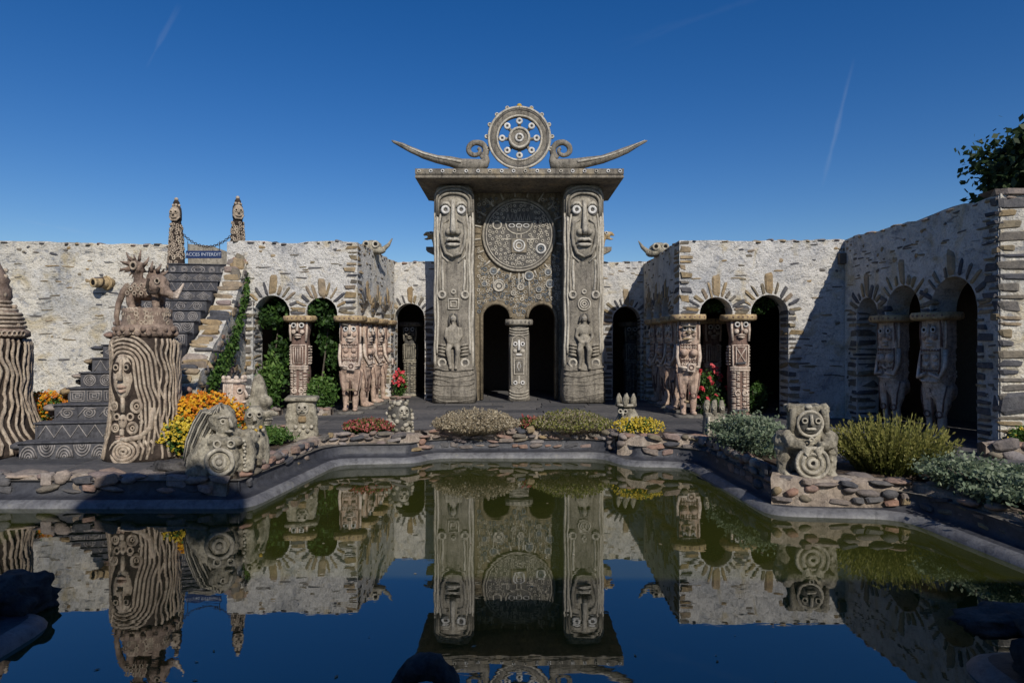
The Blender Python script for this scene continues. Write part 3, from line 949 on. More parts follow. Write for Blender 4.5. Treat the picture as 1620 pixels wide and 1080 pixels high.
def giant(cx, label, variant):
    e = thing("giant_totem", label, "totem", (cx, 17.0, 0), 0, "giant faces holding up the gate roof")
    w, d = .535, .46
    yf = lambda x: sup_front(w, d, x)
    mb = MB().lathe([(1, .04), (1, .9), (.985, 2.2), (.97, 4.0), (.98, 5.0), (.98, 5.45), (.92, 5.65), (.80, 5.74)], n=40, sx=w, sy=d, ex=4.5)
    mb.wobble(.012, 3, cx)
    build("shaft", mb, M['shaft'], e)
    # foot block with hanging folds
    mb = MB().lathe([(1.02, .02), (1.03, .3), (.99, .75), (.93, 1.0), (.82, 1.08)], (0, -.02, 0), 40, .565, .52, 5.0).wobble(.02, 3, cx + 5)
    build("foot_block", mb, M['shaft'], e)
    for k in range(7):
        z0 = .95 - k * .13
        amp = .09 + .012 * (k % 3)
        pts = []
        for i in range(15):
            x = -.53 + 1.06 * i / 14
            pts.append((x, sup_front(.58, .535, x, 5) - .004, z0 - amp * math.cos(x * 2.2 + variant * .5) + .05 * mnoise.noise(Vector((x * 3, k * 2.2, cx)))))
        build("fold", MB().tube(pts, .022 + .008 * (k % 2), 6).wobble(.012, 7, k), M['shaft'], e)
    # long oval face
    mb = MB()
    mb.ell((0, -.36, 4.62), (.395, .17, .93), 28, 22)
    mb.ell((0, -.40, 4.1), (.24, .15, .40), 20, 14)
    mb.ell((0, -.44, 5.16), (.33, .08, .24), 20, 12)
    for s in (-1, 1): mb.ell((s * .21, -.46, 4.55), (.13, .10, .34), 14, 10, Euler((0, s * .15, 0)))
    face = fuse("face", mb, M['giant'], e, .03, 5, .006, 8, cx)
    for s in (-1, 1):
        x = s * .205
        build("socket", MB().ell((x, -.475, 5.02), (.135, .05, .15), 18, 10), M['giant_dark'], face)
        build("eye", MB().ring((x, -.525, 5.05), .082, .038, 24, 8), M['eye_white'], face)
        build("pupil", MB().disc((x, -.50, 5.05), .06, .02, 16), M['pupil'], face)
        build("brow", MB().tube([(s * .07, -.535, 5.12), (s * .14, -.535, 5.22), (s * .25, -.51, 5.23), (s * .34, -.46, 5.14)], [.03, .04, .04, .025], 7), M['giant_pale'], face)
        build("nostril", MB().ell((s * .125, -.575, 4.47), (.085, .07, .085), 14, 9), M['giant'], face)
        build("cheek_fold", MB().tube([(s * .12, -.555, 4.80), (s * .27, -.54, 4.70), (s * .315, -.52, 4.45), (s * .285, -.52, 4.15), (s * .19, -.53, 3.92), (0, -.56, 3.83)], [.025, .04, .045, .045, .04, .03], 8).wobble(.01, 5, s), M['giant'], face)
        build("cheek_line", MB().tube([(s * .34, -.47, 4.95), (s * .385, -.43, 4.6), (s * .375, -.43, 4.2), (s * .29, -.45, 3.85), (s * .13, -.47, 3.70)], .026, 6).wobble(.01, 5, s + 2), M['giant_pale'], face)
    build("nose", MB().tube([(0, -.52, 5.30), (0, -.57, 5.0), (0, -.61, 4.7), (0, -.645, 4.5), (0, -.60, 4.42)], [.055, .055, .065, .085, .06], 10), M['giant_pale'], face)
    build("upper_lip", MB().tube([(-.19, -.555, 4.24), (-.09, -.60, 4.28), (0, -.60, 4.265), (.09, -.60, 4.28), (.19, -.555, 4.24)], [.02, .045, .045, .045, .02], 8), M['giant_pale'], face)
    build("lower_lip", MB().tube([(-.18, -.55, 4.15), (-.08, -.60, 4.13), (.08, -.60, 4.13), (.18, -.55, 4.15)], [.02, .05, .05, .02], 8), M['giant_pale'], face)
    build("mouth_gap", MB().box((0, -.545, 4.205), (.30, .04, .035)), M['pupil'], face)
    # bands of the head cloth
    for k in range(3):
        q = .40 + .05 * k
        pts = [(q * math.cos(PI * i / 16), yf(min(.50, abs(q * math.cos(PI * i / 16)))) - .03 + .02 * k, 5.26 + .08 * k + (.24 + .01 * k) * math.sin(PI * i / 16)) for i in range(17)]
        pts = [(pts[0][0], pts[0][1], 4.9)] + pts + [(pts[-1][0], pts[-1][1], 4.9)]
        build("head_band", MB().tube(pts, .036 - .004 * k, 8).wobble(.008, 5, k), M['giant'], e)
    # falling hair
    for s in (-1, 1):
        for k, x in enumerate((.28, .35, .42, .49)):
            z1 = (3.75, 4.3, 4.9, 5.0)[k]; z0 = (2.95, 2.75, 1.3, .95)[k]
            pts = [(s * (x + .012 * math.sin(z * 4 + k)), yf(min(.505, x)) - .01, z) for z in [z1 + (z0 - z1) * i / 22 for i in range(23)]]
            build("hair_strand", MB().tube(pts, .034 if k < 3 else .040, 7).wobble(.014, 6, k + s), M['giant_pale' if k != 1 else 'giant'], e)
    # rings, square and the seated figure
    for s in (-1, 1):
        for (z, q) in ((2.84, .085), (1.06, .095)):
            t = build("ring", MB().ring((s * .30, -.47, z), q, .032, 22, 8), M['giant_pale'], e)
            build("ring_hole", MB().disc((s * .30, -.455, z), q - .02, .012, 16), M['giant_dark'], t)
    t = build("ring", MB().ring((0, -.47, 2.92), .05, .022, 16, 7), M['giant_pale'], e)
    build("ring_hole", MB().disc((0, -.46, 2.92), .035, .01, 12), M['giant_dark'], t)
    if variant == 0:
        for q in (.135, .07):
            build("square_frame", MB().tube([(-q, -.47, 2.60 - q), (q, -.47, 2.60 - q), (q, -.47, 2.60 + q), (-q, -.47, 2.60 + q)], .024, 6, True), M['giant_pale'], e)
    else:
        for q in (.16, .10, .045):
            build("target_ring", MB().ring((0, -.47, 2.60), q, .022, 26, 7), M['giant_pale'], e)
    mb = MB()
    mb.ell((0, -.50, 2.22), (.085, .075, .115), 14, 10)
    mb.tube([(0, -.49, 2.12), (0, -.49, 2.02)], .05, 10)
    if variant == 0:
        mb.ell((0, -.48, 1.90), (.17, .08, .17)); mb.ell((0, -.50, 1.66), (.19, .11, .20))
    else:
        mb.ell((0, -.48, 1.92), (.20, .09, .16)); mb.ell((0, -.48, 1.66), (.15, .09, .18))
    for s in (-1, 1):
        mb.tube([(s * .17, -.48, 1.98), (s * .21, -.49, 1.75), (s * .10, -.56, 1.60), (s * .02, -.58, 1.58)], [.05, .045, .04, .035], 9)
        mb.tube([(s * .09, -.50, 1.55), (s * .13, -.60, 1.38), (s * .10, -.55, 1.15), (s * (.07 + .06 * variant), -.53, .95)], [.085, .075, .055, .045], 10)
        mb.ell((s * (.07 + .06 * variant), -.56, .92), (.05, .08, .035))
    fig = fuse("seated_figure", mb, M['giant'], e, .018, 3, .004, 12, cx)
    mb = MB()
    for s in (-1, 1):
        build("figure_hair", MB().tube([(s * .02, -.53, 2.34), (s * .085, -.52, 2.30), (s * .11, -.51, 2.18), (s * (.12 + .02 * variant), -.49, 2.02 + .1 * variant)], .028, 7), M['giant_dark'], fig)
        build("figure_eye", MB().ring((s * .034, -.573, 2.235), .014, .006, 10, 5), M['eye_white'], fig)
    build("figure_mouth", MB().tube([(-.03, -.566, 2.165), (.03, -.566, 2.165)], .008, 6), M['giant_dark'], fig)
    for s in (-1, 1):                        # big fingers holding the figure from both sides
        for k in range(4):
            z = 1.52 - k * .085
            build("finger", MB().tube([(s * .38, -.45, z + .02), (s * .29, -.50, z + .01), (s * .20, -.515, z - .01)], [.036, .036, .026], 8), M['giant'], e)
    return e
giant(GX - 1.72, "left giant totem of the gate with square and seated figure", 0)
giant(GX + 1.70, "right giant totem of the gate with target rings and seated figure", 1)

# pillar between the arches
e = thing("gate_pillar", "short carved pillar between the two dark gate arches", "pillar", (GX, 17.42, 0))
mb = MB().lathe([(1.08, 0), (1.06, .1), (1, .16), (.97, 1.0), (1.0, 1.8), (.9, 2.0), (.92, 2.06)], n=32, sx=.285, sy=.26, ex=3.2).wobble(.012, 6)
build("shaft", mb, M['shaft'], e)
build("capital", MB().lathe([(.9, 2.06), (1, 2.09), (1, 2.19), (.95, 2.22)], n=32, sx=.385, sy=.34, ex=3.5).wobble(.010, 7), M['giant'], e)
for k in range(6):
    build("stud", MB().ring((-.28 + k * .112, -.335, 2.145), .022, .011, 10, 5), M['giant_dark'], e)
yp = lambda x: sup_front(.285, .26, x, 3.2)
for k in range(3):
    q = .25
    build("collar_band", MB().tube([(q * math.cos(PI + PI * i / 12), yp(abs(q * math.cos(PI * i / 12))) - .01, 1.98 - k * .07 - .05 * math.sin(PI * i / 12)) for i in range(13)], .026, 7), M['giant'], e)
    build("foot_band", MB().tube([(q * math.cos(PI + PI * i / 12), yp(abs(q * math.cos(PI * i / 12))) - .01, .30 - k * .08 - .08 * math.sin(PI * i / 12)) for i in range(13)], .026, 7), M['giant'], e)
build("mask_outline", MB().tube([(-.2, -.23, .45), (-.21, -.235, 1.4), (-.17, -.25, 1.72), (0, -.265, 1.80), (.17, -.25, 1.72), (.21, -.235, 1.4), (.2, -.23, .45), (0, -.26, .36)], .028, 7, True).wobble(.010, 7), M['giant'], e)
for s in (-1, 1):
    for z, q in ((1.55, .045), (.50, .042)):
        t = build("eye", MB().ring((s * .10, -.265, z), q, .02, 18, 7), M['eye_white'], e)
        build("pupil", MB().disc((s * .10, -.25, z), q - .01, .01, 12), M['pupil'], t)
    build("cheek", MB().ell((s * .10, -.25, 1.36), (.06, .035, .055), 12, 8), M['giant_pale'], e)
build("nose", MB().tube([(0, -.26, 1.66), (0, -.285, 1.5), (0, -.30, 1.38)], [.03, .03, .05], 8), M['eye_white'], e)
build("lips", MB().box((0, -.265, 1.26), (.17, .05, .06), None, .02), M['eye_white'], e)
for q in (.13, .085):
    build("panel_frame", MB().tube([(-q, -.255, .95 - q * 1.7), (q, -.255, .95 - q * 1.7), (q, -.255, .95 + q * 1.7), (-q, -.255, .95 + q * 1.7)], .018, 6, True), M['giant_dark' if q < .1 else 'giant_pale'], e)
build("diamond", MB().tube([(0, -.262, .82), (.05, -.262, .95), (0, -.262, 1.07), (-.05, -.262, .95)], .014, 6, True), M['eye_white'], e)
build("nose_bar", MB().box((0, -.26, .58), (.05, .04, .22), None, .012), M['giant_pale'], e)

# dragon heads on brackets at both sides of the gate
for s, lab in ((-1, "small dragon head on a bracket left of the gate"), (1, "small dragon head on a bracket right of the gate")):
    e = thing("dragon_head", lab, "dragon head", (GX + s * 2.2, 17.75, 3.85), 0, "dragon heads flanking the gate")
    build("bracket", MB().prism([(0, 0), (s * .10, 0), (s * .14, .18), (s * .38, .30), (s * .38, .40), (0, .40)], -.18, .18).wobble(.006, 8), M['slab'], e)
    mb = MB()
    mb.tube([(s * .12, 0, .40), (s * .15, 0, .55), (s * .20, 0, .70)], [.08, .07, .07], 10)
    mb.ell((s * .26, 0, .76), (.12, .10, .10)); mb.tube([(s * .28, 0, .80), (s * .40, 0, .79), (s * .48, 0, .74)], [.06, .055, .02], 8)
    mb.tube([(s * .26, 0, .69), (s * .38, 0, .64), (s * .46, 0, .645)], [.05, .035, .015], 8)
    hd = fuse("head", mb, M['cap'], e, .018, 2, .006, 14, s)
    build("eye", MB().ring((s * .25, -.10, .80), .035, .014, 12, 6), M['eye_white'], hd)
    build("pupil", MB().disc((s * .25, -.095, .80), .022, .01, 10), M['pupil'], hd)

# horned skulls on the corners of the wings
for s, (x, yy, zz), lab in ((1, (-3.45, 15.6, 3.80), "horned skull on top of the left wing wall"), (-1, (3.62, 15.6, 3.74), "horned skull on top of the right wing wall")):
    e = thing("horned_skull", lab, "skull ornament", (x, yy, zz), 0, "horned skulls on the wing walls")
    mb = MB(); mb.ell((0, 0, .15), (.24, .2, .17)); mb.ell((s * -.1, -.08, .08), (.2, .16, .11)); mb.ell((s * .15, -.05, .05), (.2, .14, .1))
    sk = fuse("skull", mb, M['statue'], e, .025, 3, .012, 9, s)
    for x2 in (-.11, .12):
        t = build("eye_socket", MB().ring((x2, -.19, .19), .068, .026, 16, 7), M['statue_pale'], sk)
        build("socket_hole", MB().disc((x2, -.17, .19), .055, .015, 12), M['pupil'], t)
    build("horn", MB().tube([(s * .12, 0, .08), (s * .28, 0, .10), (s * .40, 0, .20), (s * .50, 0, .36)], [.08, .065, .045, .012], 9).wobble(.01, 6), M['statue'], e)
# ------------------------------------------------------------------ carved columns
def eyes(par, xs, y, z, q, rim='eye_white', t=.35):
    for x in xs:
        o = build("eye", MB().ring((x, y, z), q, q * t, 16, 6), M[rim], par)
        build("pupil", MB().disc((x, y + q * .15, z), q * .72, q * .12, 12), M['pupil'], o)

def field(e, name, mapf, a0, a1, z0, z1, seed, mat, cell=.062):
    """rows of small pressed marks: rings, bars, dots"""
    r = random.Random(seed); mb = MB()
    z = z0 + cell / 2
    while z < z1:
        a = a0 + cell / 2
        while a < a1:
            k = r.random(); q = cell * .34
            P = lambda da, dz: mapf(a + da, z + dz)
            if k < .4: mb.tube([P(q * math.cos(2 * PI * i / 8), q * math.sin(2 * PI * i / 8)) for i in range(8)], .0095, 5, True)
            elif k < .62: mb.tube([P(-q * 1.2, 0), P(0, .3 * q), P(q * 1.2, 0)], .011, 5)
            elif k < .8: mb.tube([P(0, -q * 1.2), P(.3 * q, 0), P(0, q * 1.2)], .011, 5)
            else: mb.ell(P(0, 0), .016, 7, 5)
            a += cell * r.uniform(.9, 1.15)
        z += cell
    return build(name, mb, M[mat], e, "stuff")

def capital(par, z=2.06, w=.37, d=.30, m='cap'):
    c = build("capital", MB().lathe([(.82, z), (.97, z + .02), (1, z + .05), (1, z + .10), (.96, z + .135)], n=32, sx=w, sy=d, ex=3.0).wobble(.006, 7, w), M[m], par)
    for k in range(7):
        x = -w * .8 + k * w * 1.6 / 6
        build("stud", MB().disc((x, sup_front(w, d, x, 3.0) + .004, z + .075), .02, .01, 10), M['cary_dark'], c)
    return c

def head_relief(e, w, d, z, rnd, mats=('cary_pale', 'cary_dark')):
    """face block with eyes, nose, cheeks, lips, side locks"""
    pale, dark = mats
    eyes(e, (-w * .42, w * .42), -d - .025, z + .10, w * .22)
    build("nose", MB().tube([(0, -d - .01, z + .17), (0, -d - .045, z + .05), (0, -d - .06, z - .03)], [.02, .022, .036], 8), M[pale], e)
    for s in (-1, 1):
        build("cheek", MB().ell((s * w * .46, -d - .0, z - .045), (.052, .045, .055), 12, 8), M[pale], e)
        build("lock", MB().tube([(s * w * .86, -d * .75, z + .22), (s * w * .9, -d * .8, z), (s * w * .8, -d * .85, z - .25)], .026, 7).wobble(.008, 8, s), M[pale], e)
    build("upper_lip", MB().tube([(-.08, -d - .01, z - .125), (0, -d - .045, z - .11), (.08, -d - .01, z - .125)], [.014, .026, .014], 7), M[pale], e)
    build("lower_lip", MB().tube([(-.07, -d - .01, z - .165), (0, -d - .045, z - .17), (.07, -d - .01, z - .165)], [.014, .026, .014], 7), M[pale], e)

def slim_column(loc, label, variant, rz=0.0, group=None, dim=False):
    """column with a face, a panelled torso and scaly legs"""
    e = thing("carved_column", label, "column", loc, rz, group)
    w, d = .21, .19
    mb = MB().lathe([(1.15, 0), (1.1, .06), (.95, .12), (1.0, .5), (1.03, .95), (.96, 1.06), (.96, 1.5), (.90, 1.58), (.86, 1.72), (1.0, 1.86), (1.12, 2.06)], n=28, sx=w, sy=d, ex=3.0).wobble(.008, 6, loc[0])
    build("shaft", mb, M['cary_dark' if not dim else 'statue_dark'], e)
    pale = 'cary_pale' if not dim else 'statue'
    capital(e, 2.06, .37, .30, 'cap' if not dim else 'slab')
    head_relief(e, w, d, 1.88, None, (pale, 'cary_dark'))
    yb = lambda x: sup_front(w, d, x, 3.0) - .006
    # torso panel
    for (x0, x1, z0, z1, q) in ((-.165, .165, 1.10, 1.54, .022), (-.105, .105, 1.14, 1.50, .014)):
        build("panel_frame", MB().tube([(x0, yb(x0), z0), (x1, yb(x1), z0), (x1, yb(x1), z1), (x0, yb(x0), z1)], q, 6, True), M[pale], e)
    if variant == 0:
        for x in (-.05, .0, .05): build("panel_bar", MB().tube([(x, yb(x), 1.15), (x, yb(x), 1.48)], .013, 6), M[pale], e)
    else:
        build("panel_cross", MB().tube([(-.10, yb(.1), 1.16), (.10, yb(.1), 1.48)], .014, 6), M[pale], e)
        build("panel_cross", MB().tube([(.10, yb(.1) - .004, 1.16), (-.10, yb(.1) - .004, 1.48)], .014, 6), M[pale], e)
    for k in range(2):
        build("belt", MB().tube([(.20 * math.cos(PI + PI * i / 12), yb(abs(.2 * math.cos(PI * i / 12))) - .01, 1.06 - k * .05) for i in range(13)], .024, 7), M[pale], e)
    for s in (-1, 1):
        field(e, "side_marks", lambda a, z, s=s: (s * (w + .002), a, z), -.12, .12, 1.1, 1.56, variant * 7 + s + 3, pale)
    # scaly legs: rows of short wavy ridges in two columns
    mb = MB(); rr = random.Random(int(loc[0] * 100))
    for k in range(19):
        z = .14 + k * .046
        for s in (-1, 1):
            for j in range(2):
                x0 = s * (.03 + .085 * j); x1 = s * (.10 + .085 * j)
                dz = rr.uniform(-.012, .012)
                mb.tube([(x0, yb(x0), z + dz), ((x0 + x1) / 2, yb((x0 + x1) / 2) - .012, z + dz + rr.uniform(-.012, .02)), (x1, yb(min(.2, abs(x1))), z + dz)], .0165, 5)
    build("scale_field", mb, M[pale], e, "stuff")
    for s in (-1, 1):
        t = build("knee_ring", MB().ring((s * .08, yb(.08) - .012, .52), .05, .018, 14, 6), M[pale], e)
    build("foot", MB().lathe([(1, 0), (.95, .05), (.7, .09)], n=24, sx=w * 1.25, sy=d * 1.3, ex=3.0).wobble(.01, 8), M['statue'], e)
    return e

def caryatid(loc, label, variant, rz=0.0, group=None, m='cary'):
    """standing figure that carries a capital: feet, legs, hips, boxed torso, long face"""
    e = thing("caryatid_pillar", label, "pillar figure", loc, rz, group)
    r = random.Random(variant * 31 + 5)
    build("plinth", MB().lathe([(1, -.02), (1, .03), (.92, .05)], n=20, sx=.30, sy=.28, ex=4).wobble(.015, 6, variant), M['giant_dark'], e)
    mb = MB()
    for s in (-1, 1):
        mb.tube([(s * .10, .0, .06), (s * .105, .0, .30), (s * .115, -.02, .46), (s * .125, .0, .62), (s * .12, .03, .92)], [.052, .076, .070, .112, .15], 12)
        mb.ell((s * .11, -.09, .085), (.065, .13, .05))
    mb.ell((0, .09, .85), (.245, .25, .24)); mb.ell((0, -.02, 1.0), (.225, .17, .16))
    mb.box((0, .03, 1.32), (.40, .32, .62)); mb.box((0, .03, 1.82), (.42, .34, .50))
    body = fuse("body", mb, M[m], e, .02, 4, .007, 11, variant * 1.3)
    if variant % 2:
        for s in (-1, 1): build("breast", MB().ell((s * .10, -.16, 1.38), (.085, .085, .085), 14, 9), M[m], body)
    else:
        for s in (-1, 1):
            for z in (1.42, 1.30): build("boss", MB().ell((s * .085, -.14, z), (.06, .045, .055), 12, 8), M[m], body)
    for s in (-1, 1):
        build("knee", MB().ring((s * .115, -.085, .46), .05, .016, 14, 6), M['cary_dark'], body)
        build("arm", MB().tube([(s * .21, -.06, 1.56), (s * .235, -.10, 1.28), (s * .20, -.18, 1.08), (s * .04, -.215, 1.06 + .05 * (variant % 3))], [.042, .040, .036, .030], 8), M['cary_pale'], body)
        build("arm_groove", MB().tube([(s * .175, -.135, 1.58), (s * .18, -.145, 1.30), (s * .16, -.16, 1.16)], .014, 6), M['cary_dark'], body)
        build("thigh_groove", MB().tube([(s * .235, -.06, .95), (s * .205, -.10, .7), (s * .17, -.075, .5)], .013, 6), M['cary_dark'], body)
    build("leg_groove", MB().tube([(0, -.145, .92), (0, -.11, .7), (0, -.07, .3)], .018, 6), M['cary_dark'], body)
    q = .17
    build("belt", MB().tube([(-.2, -.12, 1.04), (-.1, -.185, 1.02), (.1, -.185, 1.02), (.2, -.12, 1.04)], .026, 7), M['cary_pale'], body)
    for z in (1.20, 1.55):
        build("panel_line", MB().tube([(-q, -.145, z), (q, -.145, z)], .017, 6), M['cary_dark'], body)
    if variant % 3 == 0:
        build("held_box", MB().box((.04, -.23, 1.06), (.17, .07, .19), Euler((0, .15, 0)), .02), M['cary_pale'], body)
        build("held_ring", MB().ring((.04, -.27, 1.07), .045, .014, 14, 6), M['cary_dark'], body)
    elif variant % 3 == 1:
        build("belly_ring", MB().ring((0, -.15, 1.27), .07, .02, 18, 7), M['cary_pale'], body)
    for k in range(4):
        build("belly_stud", MB().ring((-.12 + .08 * k, -.145, 1.13), .025, .011, 10, 5), M['cary_pale'], body)
    field(body, "torso_marks", lambda a, z: (a, -.148, z), -.17, .17, 1.10, 1.27, variant + 60, 'cary_pale', .055)
    field(body, "torso_marks", lambda a, z: (a, -.148, z), -.17, .17, 1.47, 1.58, variant + 80, 'cary_pale', .055)
    for s in (-1, 1):
        field(body, "side_marks", lambda a, z, s=s: (s * .205, a, z), -.08, .17, 1.08, 2.02, variant * 5 + s + 9, 'cary_pale', .07)
    # face
    hd = build("face", MB().ell((0, -.10, 1.80), (.175, .085, .25), 20, 14), M['cary_pale'], e)
    eyes(hd, (-.085, .085), -.185, 1.90, .042)
    build("nose", MB().tube([(0, -.17, 2.0), (0, -.20, 1.88), (0, -.225, 1.78)], [.022, .025, .042], 8), M['cary_pale'], hd)
    for s in (-1, 1):
        build("cheek", MB().ell((s * .095, -.165, 1.775), (.055, .04, .06), 12, 8), M['cary'], hd)
        for k in range(2):
            x = .18 + .035 * k
            build("hair_strand", MB().tube([(s * x, -.13 + .06 * k, 2.05), (s * (x + .01), -.13 + .06 * k, 1.8), (s * x, -.12 + .05 * k, 1.58)], .022, 7).wobble(.008, 9, s + k), M['cary_dark' if k == 0 else 'cary_pale'], e)
    build("upper_lip", MB().tube([(-.075, -.165, 1.68), (0, -.20, 1.695), (.075, -.165, 1.68)], [.014, .026, .014], 7), M['cary_pale'], hd)
    build("lower_lip", MB().tube([(-.065, -.16, 1.635), (0, -.195, 1.63), (.065, -.16, 1.635)], [.014, .026, .014], 7), M['cary_pale'], hd)
    capital(e, 2.06, .37, .32)
    return e

slim_column((-4.78, 14.30, 0), "slim carved column between the two vine filled left arches", 0)
slim_column((4.87, 13.62, 0), "slim carved column with hourglass panel between the right front arches", 1)
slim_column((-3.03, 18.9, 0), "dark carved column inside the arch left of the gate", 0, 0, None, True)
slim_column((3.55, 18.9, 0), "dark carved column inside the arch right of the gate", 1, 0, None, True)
slim_column((5.05, 16.0, 0), "pale carved column standing deep inside the right wing", 0, 0)
caryatid((-3.66, 14.34, 0), "pink caryatid at the left wing corner holding a box", 0, .12)
for k, (yy, lab) in enumerate(((15.40, "pink caryatid in profile just behind the left corner figure"), (16.34, "pink caryatid in profile, third along the left wing"), (17.28, "pink caryatid in profile nearest the gate on the left wing"))):
    caryatid((-3.60 + .05 * k, yy, 0), lab, k + 1, R(84), "caryatids along the left wing")
caryatid((3.80, 13.64, 0), "pink caryatid at the right wing corner in the sun", 3, -.15)
for k, (yy, lab) in enumerate(((14.70, "shaded caryatid in profile just behind the right corner figure"), (15.72, "shaded caryatid in profile, third along the right wing"), (16.75, "shaded caryatid in profile nearest the gate on the right wing"))):
    caryatid((3.80 + .03 * k, yy, 0), lab, k + 4, R(-86), "caryatids along the right wing")
dR = (Vector((RR1[0] - RR0[0], RR1[1] - RR0[1]))).normalized(); nR = Vector((-dR.y, dR.x))
for k, (u, lab) in enumerate(((1.30, "farther of two caryatids in the shaded right hand arches"), (2.54, "nearer of two caryatids in the shaded right hand arches"))):
    p = Vector(RR0) + dR * u + nR * .20
    caryatid((p.x, p.y, -.08), lab, k + 7, R(-74), "caryatids in the right hand arches", 'cary_pale')

# ------------------------------------------------------------------ strand covered totems on the left
def strand_totem(loc, label, w, d, h, flare, rz=0.0, face=True, seed=0):
    e = thing("strand_totem", label, "totem", loc, rz, "strand covered totems by the stairs")
    prof = lambda z: 1 + flare * max(0, 1 - z / (h * .55)) ** 2
    def rad(z): return prof(z) * (1 if z < h * .93 else 1 - .35 * ((z - h * .93) / (h * .07)) ** 2)
    mb = MB().lathe([(rad(h * k / 24), h * k / 24) for k in range(25)], n=40, sx=w, sy=d, ex=2.6).wobble(.015, 4, seed)
    build("trunk", mb, M['totem_dark'], e)
    r = random.Random(seed + 3)
    # hair strands all round except where the face sits
    n = 36
    for i in range(n):
        a = 2 * PI * i / n + .06
        front = math.cos(a + PI / 2)       # 1 towards -y
        ca, sa = math.cos(a), math.sin(a)
        if face and sa < -.80: continue
        k0 = (abs(ca) ** 2.6 + abs(sa) ** 2.6) ** (-1 / 2.6)
        pts = []
        ztop = h * .96
        for j in range(26):
            z = .03 + (ztop - .03) * j / 25
            aa = a + .075 * math.sin(z * 5.5 + a * 1.5) + .04 * math.sin(z * 13 + a * 2.0) + .02 * mnoise.noise(Vector((i, z * 2.5, seed)))
            ca, sa = math.cos(aa), math.sin(aa)
            k0 = (abs(ca) ** 2.6 + abs(sa) ** 2.6) ** (-1 / 2.6)
            q = rad(z)
            pts.append(((q * w + .012) * ca * k0, (q * d + .012) * sa * k0, z))
        build("strand", MB().tube(pts, r.uniform(.018, .026), 6, up=(ca, sa, 0)).wobble(.018, 13, i + seed), M['totem_pale'], e)
    return e, rad

tt, trad = strand_totem((-5.18, 8.95, 0), "strand covered totem with a long face and a beast on top", .47, .42, 1.72, .26, .10, True, 2)
tt.scale = (.84, .92, 1.0)
yt = lambda x: sup_front(.47, .42, x, 2.6)
def trelief(name, pts, rad, m='totem_pale', closed=False, dy=-.012, wob=.010):
    return build(name, MB().tube([(p[0], yt(min(.46, abs(p[0]))) * (trad(p[1])) + dy, p[1]) for p in pts], rad, 7, closed).wobble(wob, 10, p_seed()), M[m], tt)
_ps = [0]
def p_seed():
    _ps[0] += 1; return _ps[0] * .37
# arched bands framing the face
for k in range(6):
    q = .17 + .060 * k
    pts = [(-.14 - q, .55)] + [(-.14 - q, .9)] + [(-.14 + q * math.cos(PI - PI * i / 14), 1.28 + (q * .9) * math.sin(PI * i / 14)) for i in range(15)]
    pts += [(-.14 + q + .03, 1.0), (-.14 + q + .10, .8), (-.14 + q + .12, .55 - .05 * k), (-.14 + q + .10, .10)]
    pts = [(max(-.44, min(.44, x)), z) for x, z in pts]
    trelief("hair_band", pts, .0215)
build("face_backing", MB().ell((-.14, yt(.14) + .02, 1.13), (.205, .075, .37), 22, 16), M['totem_dark'], tt)
fc = build("face", MB().ell((-.14, yt(.14) * 1.0 - .005, 1.15), (.155, .075, .31), 22, 16).wobble(.014, 9), M['totem_pale'], tt)
for x in (-.215, -.06):
    build("socket", MB().ell((x, yt(.2) - .062, 1.26), (.062, .036, .085), 14, 8), M['totem_dark'], fc)
eyes(fc, (-.215, -.06), yt(.2) - .098, 1.27, .034, 'totem_pale')
build("nose", MB().tube([(-.14, yt(.14) - .07, 1.38), (-.14, yt(.14) - .095, 1.2), (-.14, yt(.14) - .12, 1.10)], [.024, .026, .05], 8), M['totem_pale'], fc)
build("upper_lip", MB().tube([(-.21, yt(.14) - .06, 1.00), (-.14, yt(.14) - .09, 1.015), (-.07, yt(.14) - .06, 1.00)], [.015, .026, .015], 7), M['cary'], fc)
build("lower_lip", MB().tube([(-.20, yt(.14) - .055, .955), (-.14, yt(.14) - .085, .95), (-.08, yt(.14) - .055, .955)], [.015, .028, .015], 7), M['cary'], fc)
for (x, z, q) in ((-.30, .74, .055), (.07, .74, .075), (-.02, .60, .045), (-.24, .60, .04), (.13, .60, .03), (.15, .53, .025), (-.26, .45, .05), (.02, .45, .07)):
    t = build("ring", MB().ring((x, yt(min(.45, abs(x))) * trad(z) - .015, z), q, q * .36, 18, 7), M['totem_pale'], tt)
    if q > .048: build("ring_core", MB().ring((x, yt(min(.45, abs(x))) * trad(z) - .012, z), q * .38, q * .18, 12, 6), M['totem_pale'], t)
sk = build("small_mask", MB().ell((-.13, yt(.13) * trad(.55) - .02, .54), (.065, .04, .10), 14, 10), M['totem_pale'], tt)
eyes(sk, (-.155, -.105), yt(.13) * trad(.55) - .06, .565, .016, 'totem_pale')
build("mask_mouth", MB().box((-.13, yt(.13) * trad(.5) - .045, .40), (.07, .05, .09), None, .015), M['totem_pale'], sk)
trelief("neck_bone", [(-.14, .88), (-.14, .66)], .035)
trelief("arm", [(.30, .72), (.27, .45), (.15, .33), (-.05, .30), (-.15, .31)], [.04, .045, .045, .04, .03])
for k in range(4): trelief("finger", [(-.10, .345 - k * .028), (-.24, .335 - k * .03)], .014, 'cary')
for q in (.045, .095, .15, .21): trelief("target_ring", [(-.10 + q * 1.1 * math.cos(2 * PI * i / 22), .14 + min(.16, q * .72) * math.sin(2 * PI * i / 22)) for i in range(22)], .024, 'totem_pale', True)
for k in range(3): trelief("hip_fold", [(.17 + .08 * k, .03), (.20 + .08 * k, .17), (.12 + .08 * k, .28)], .022)

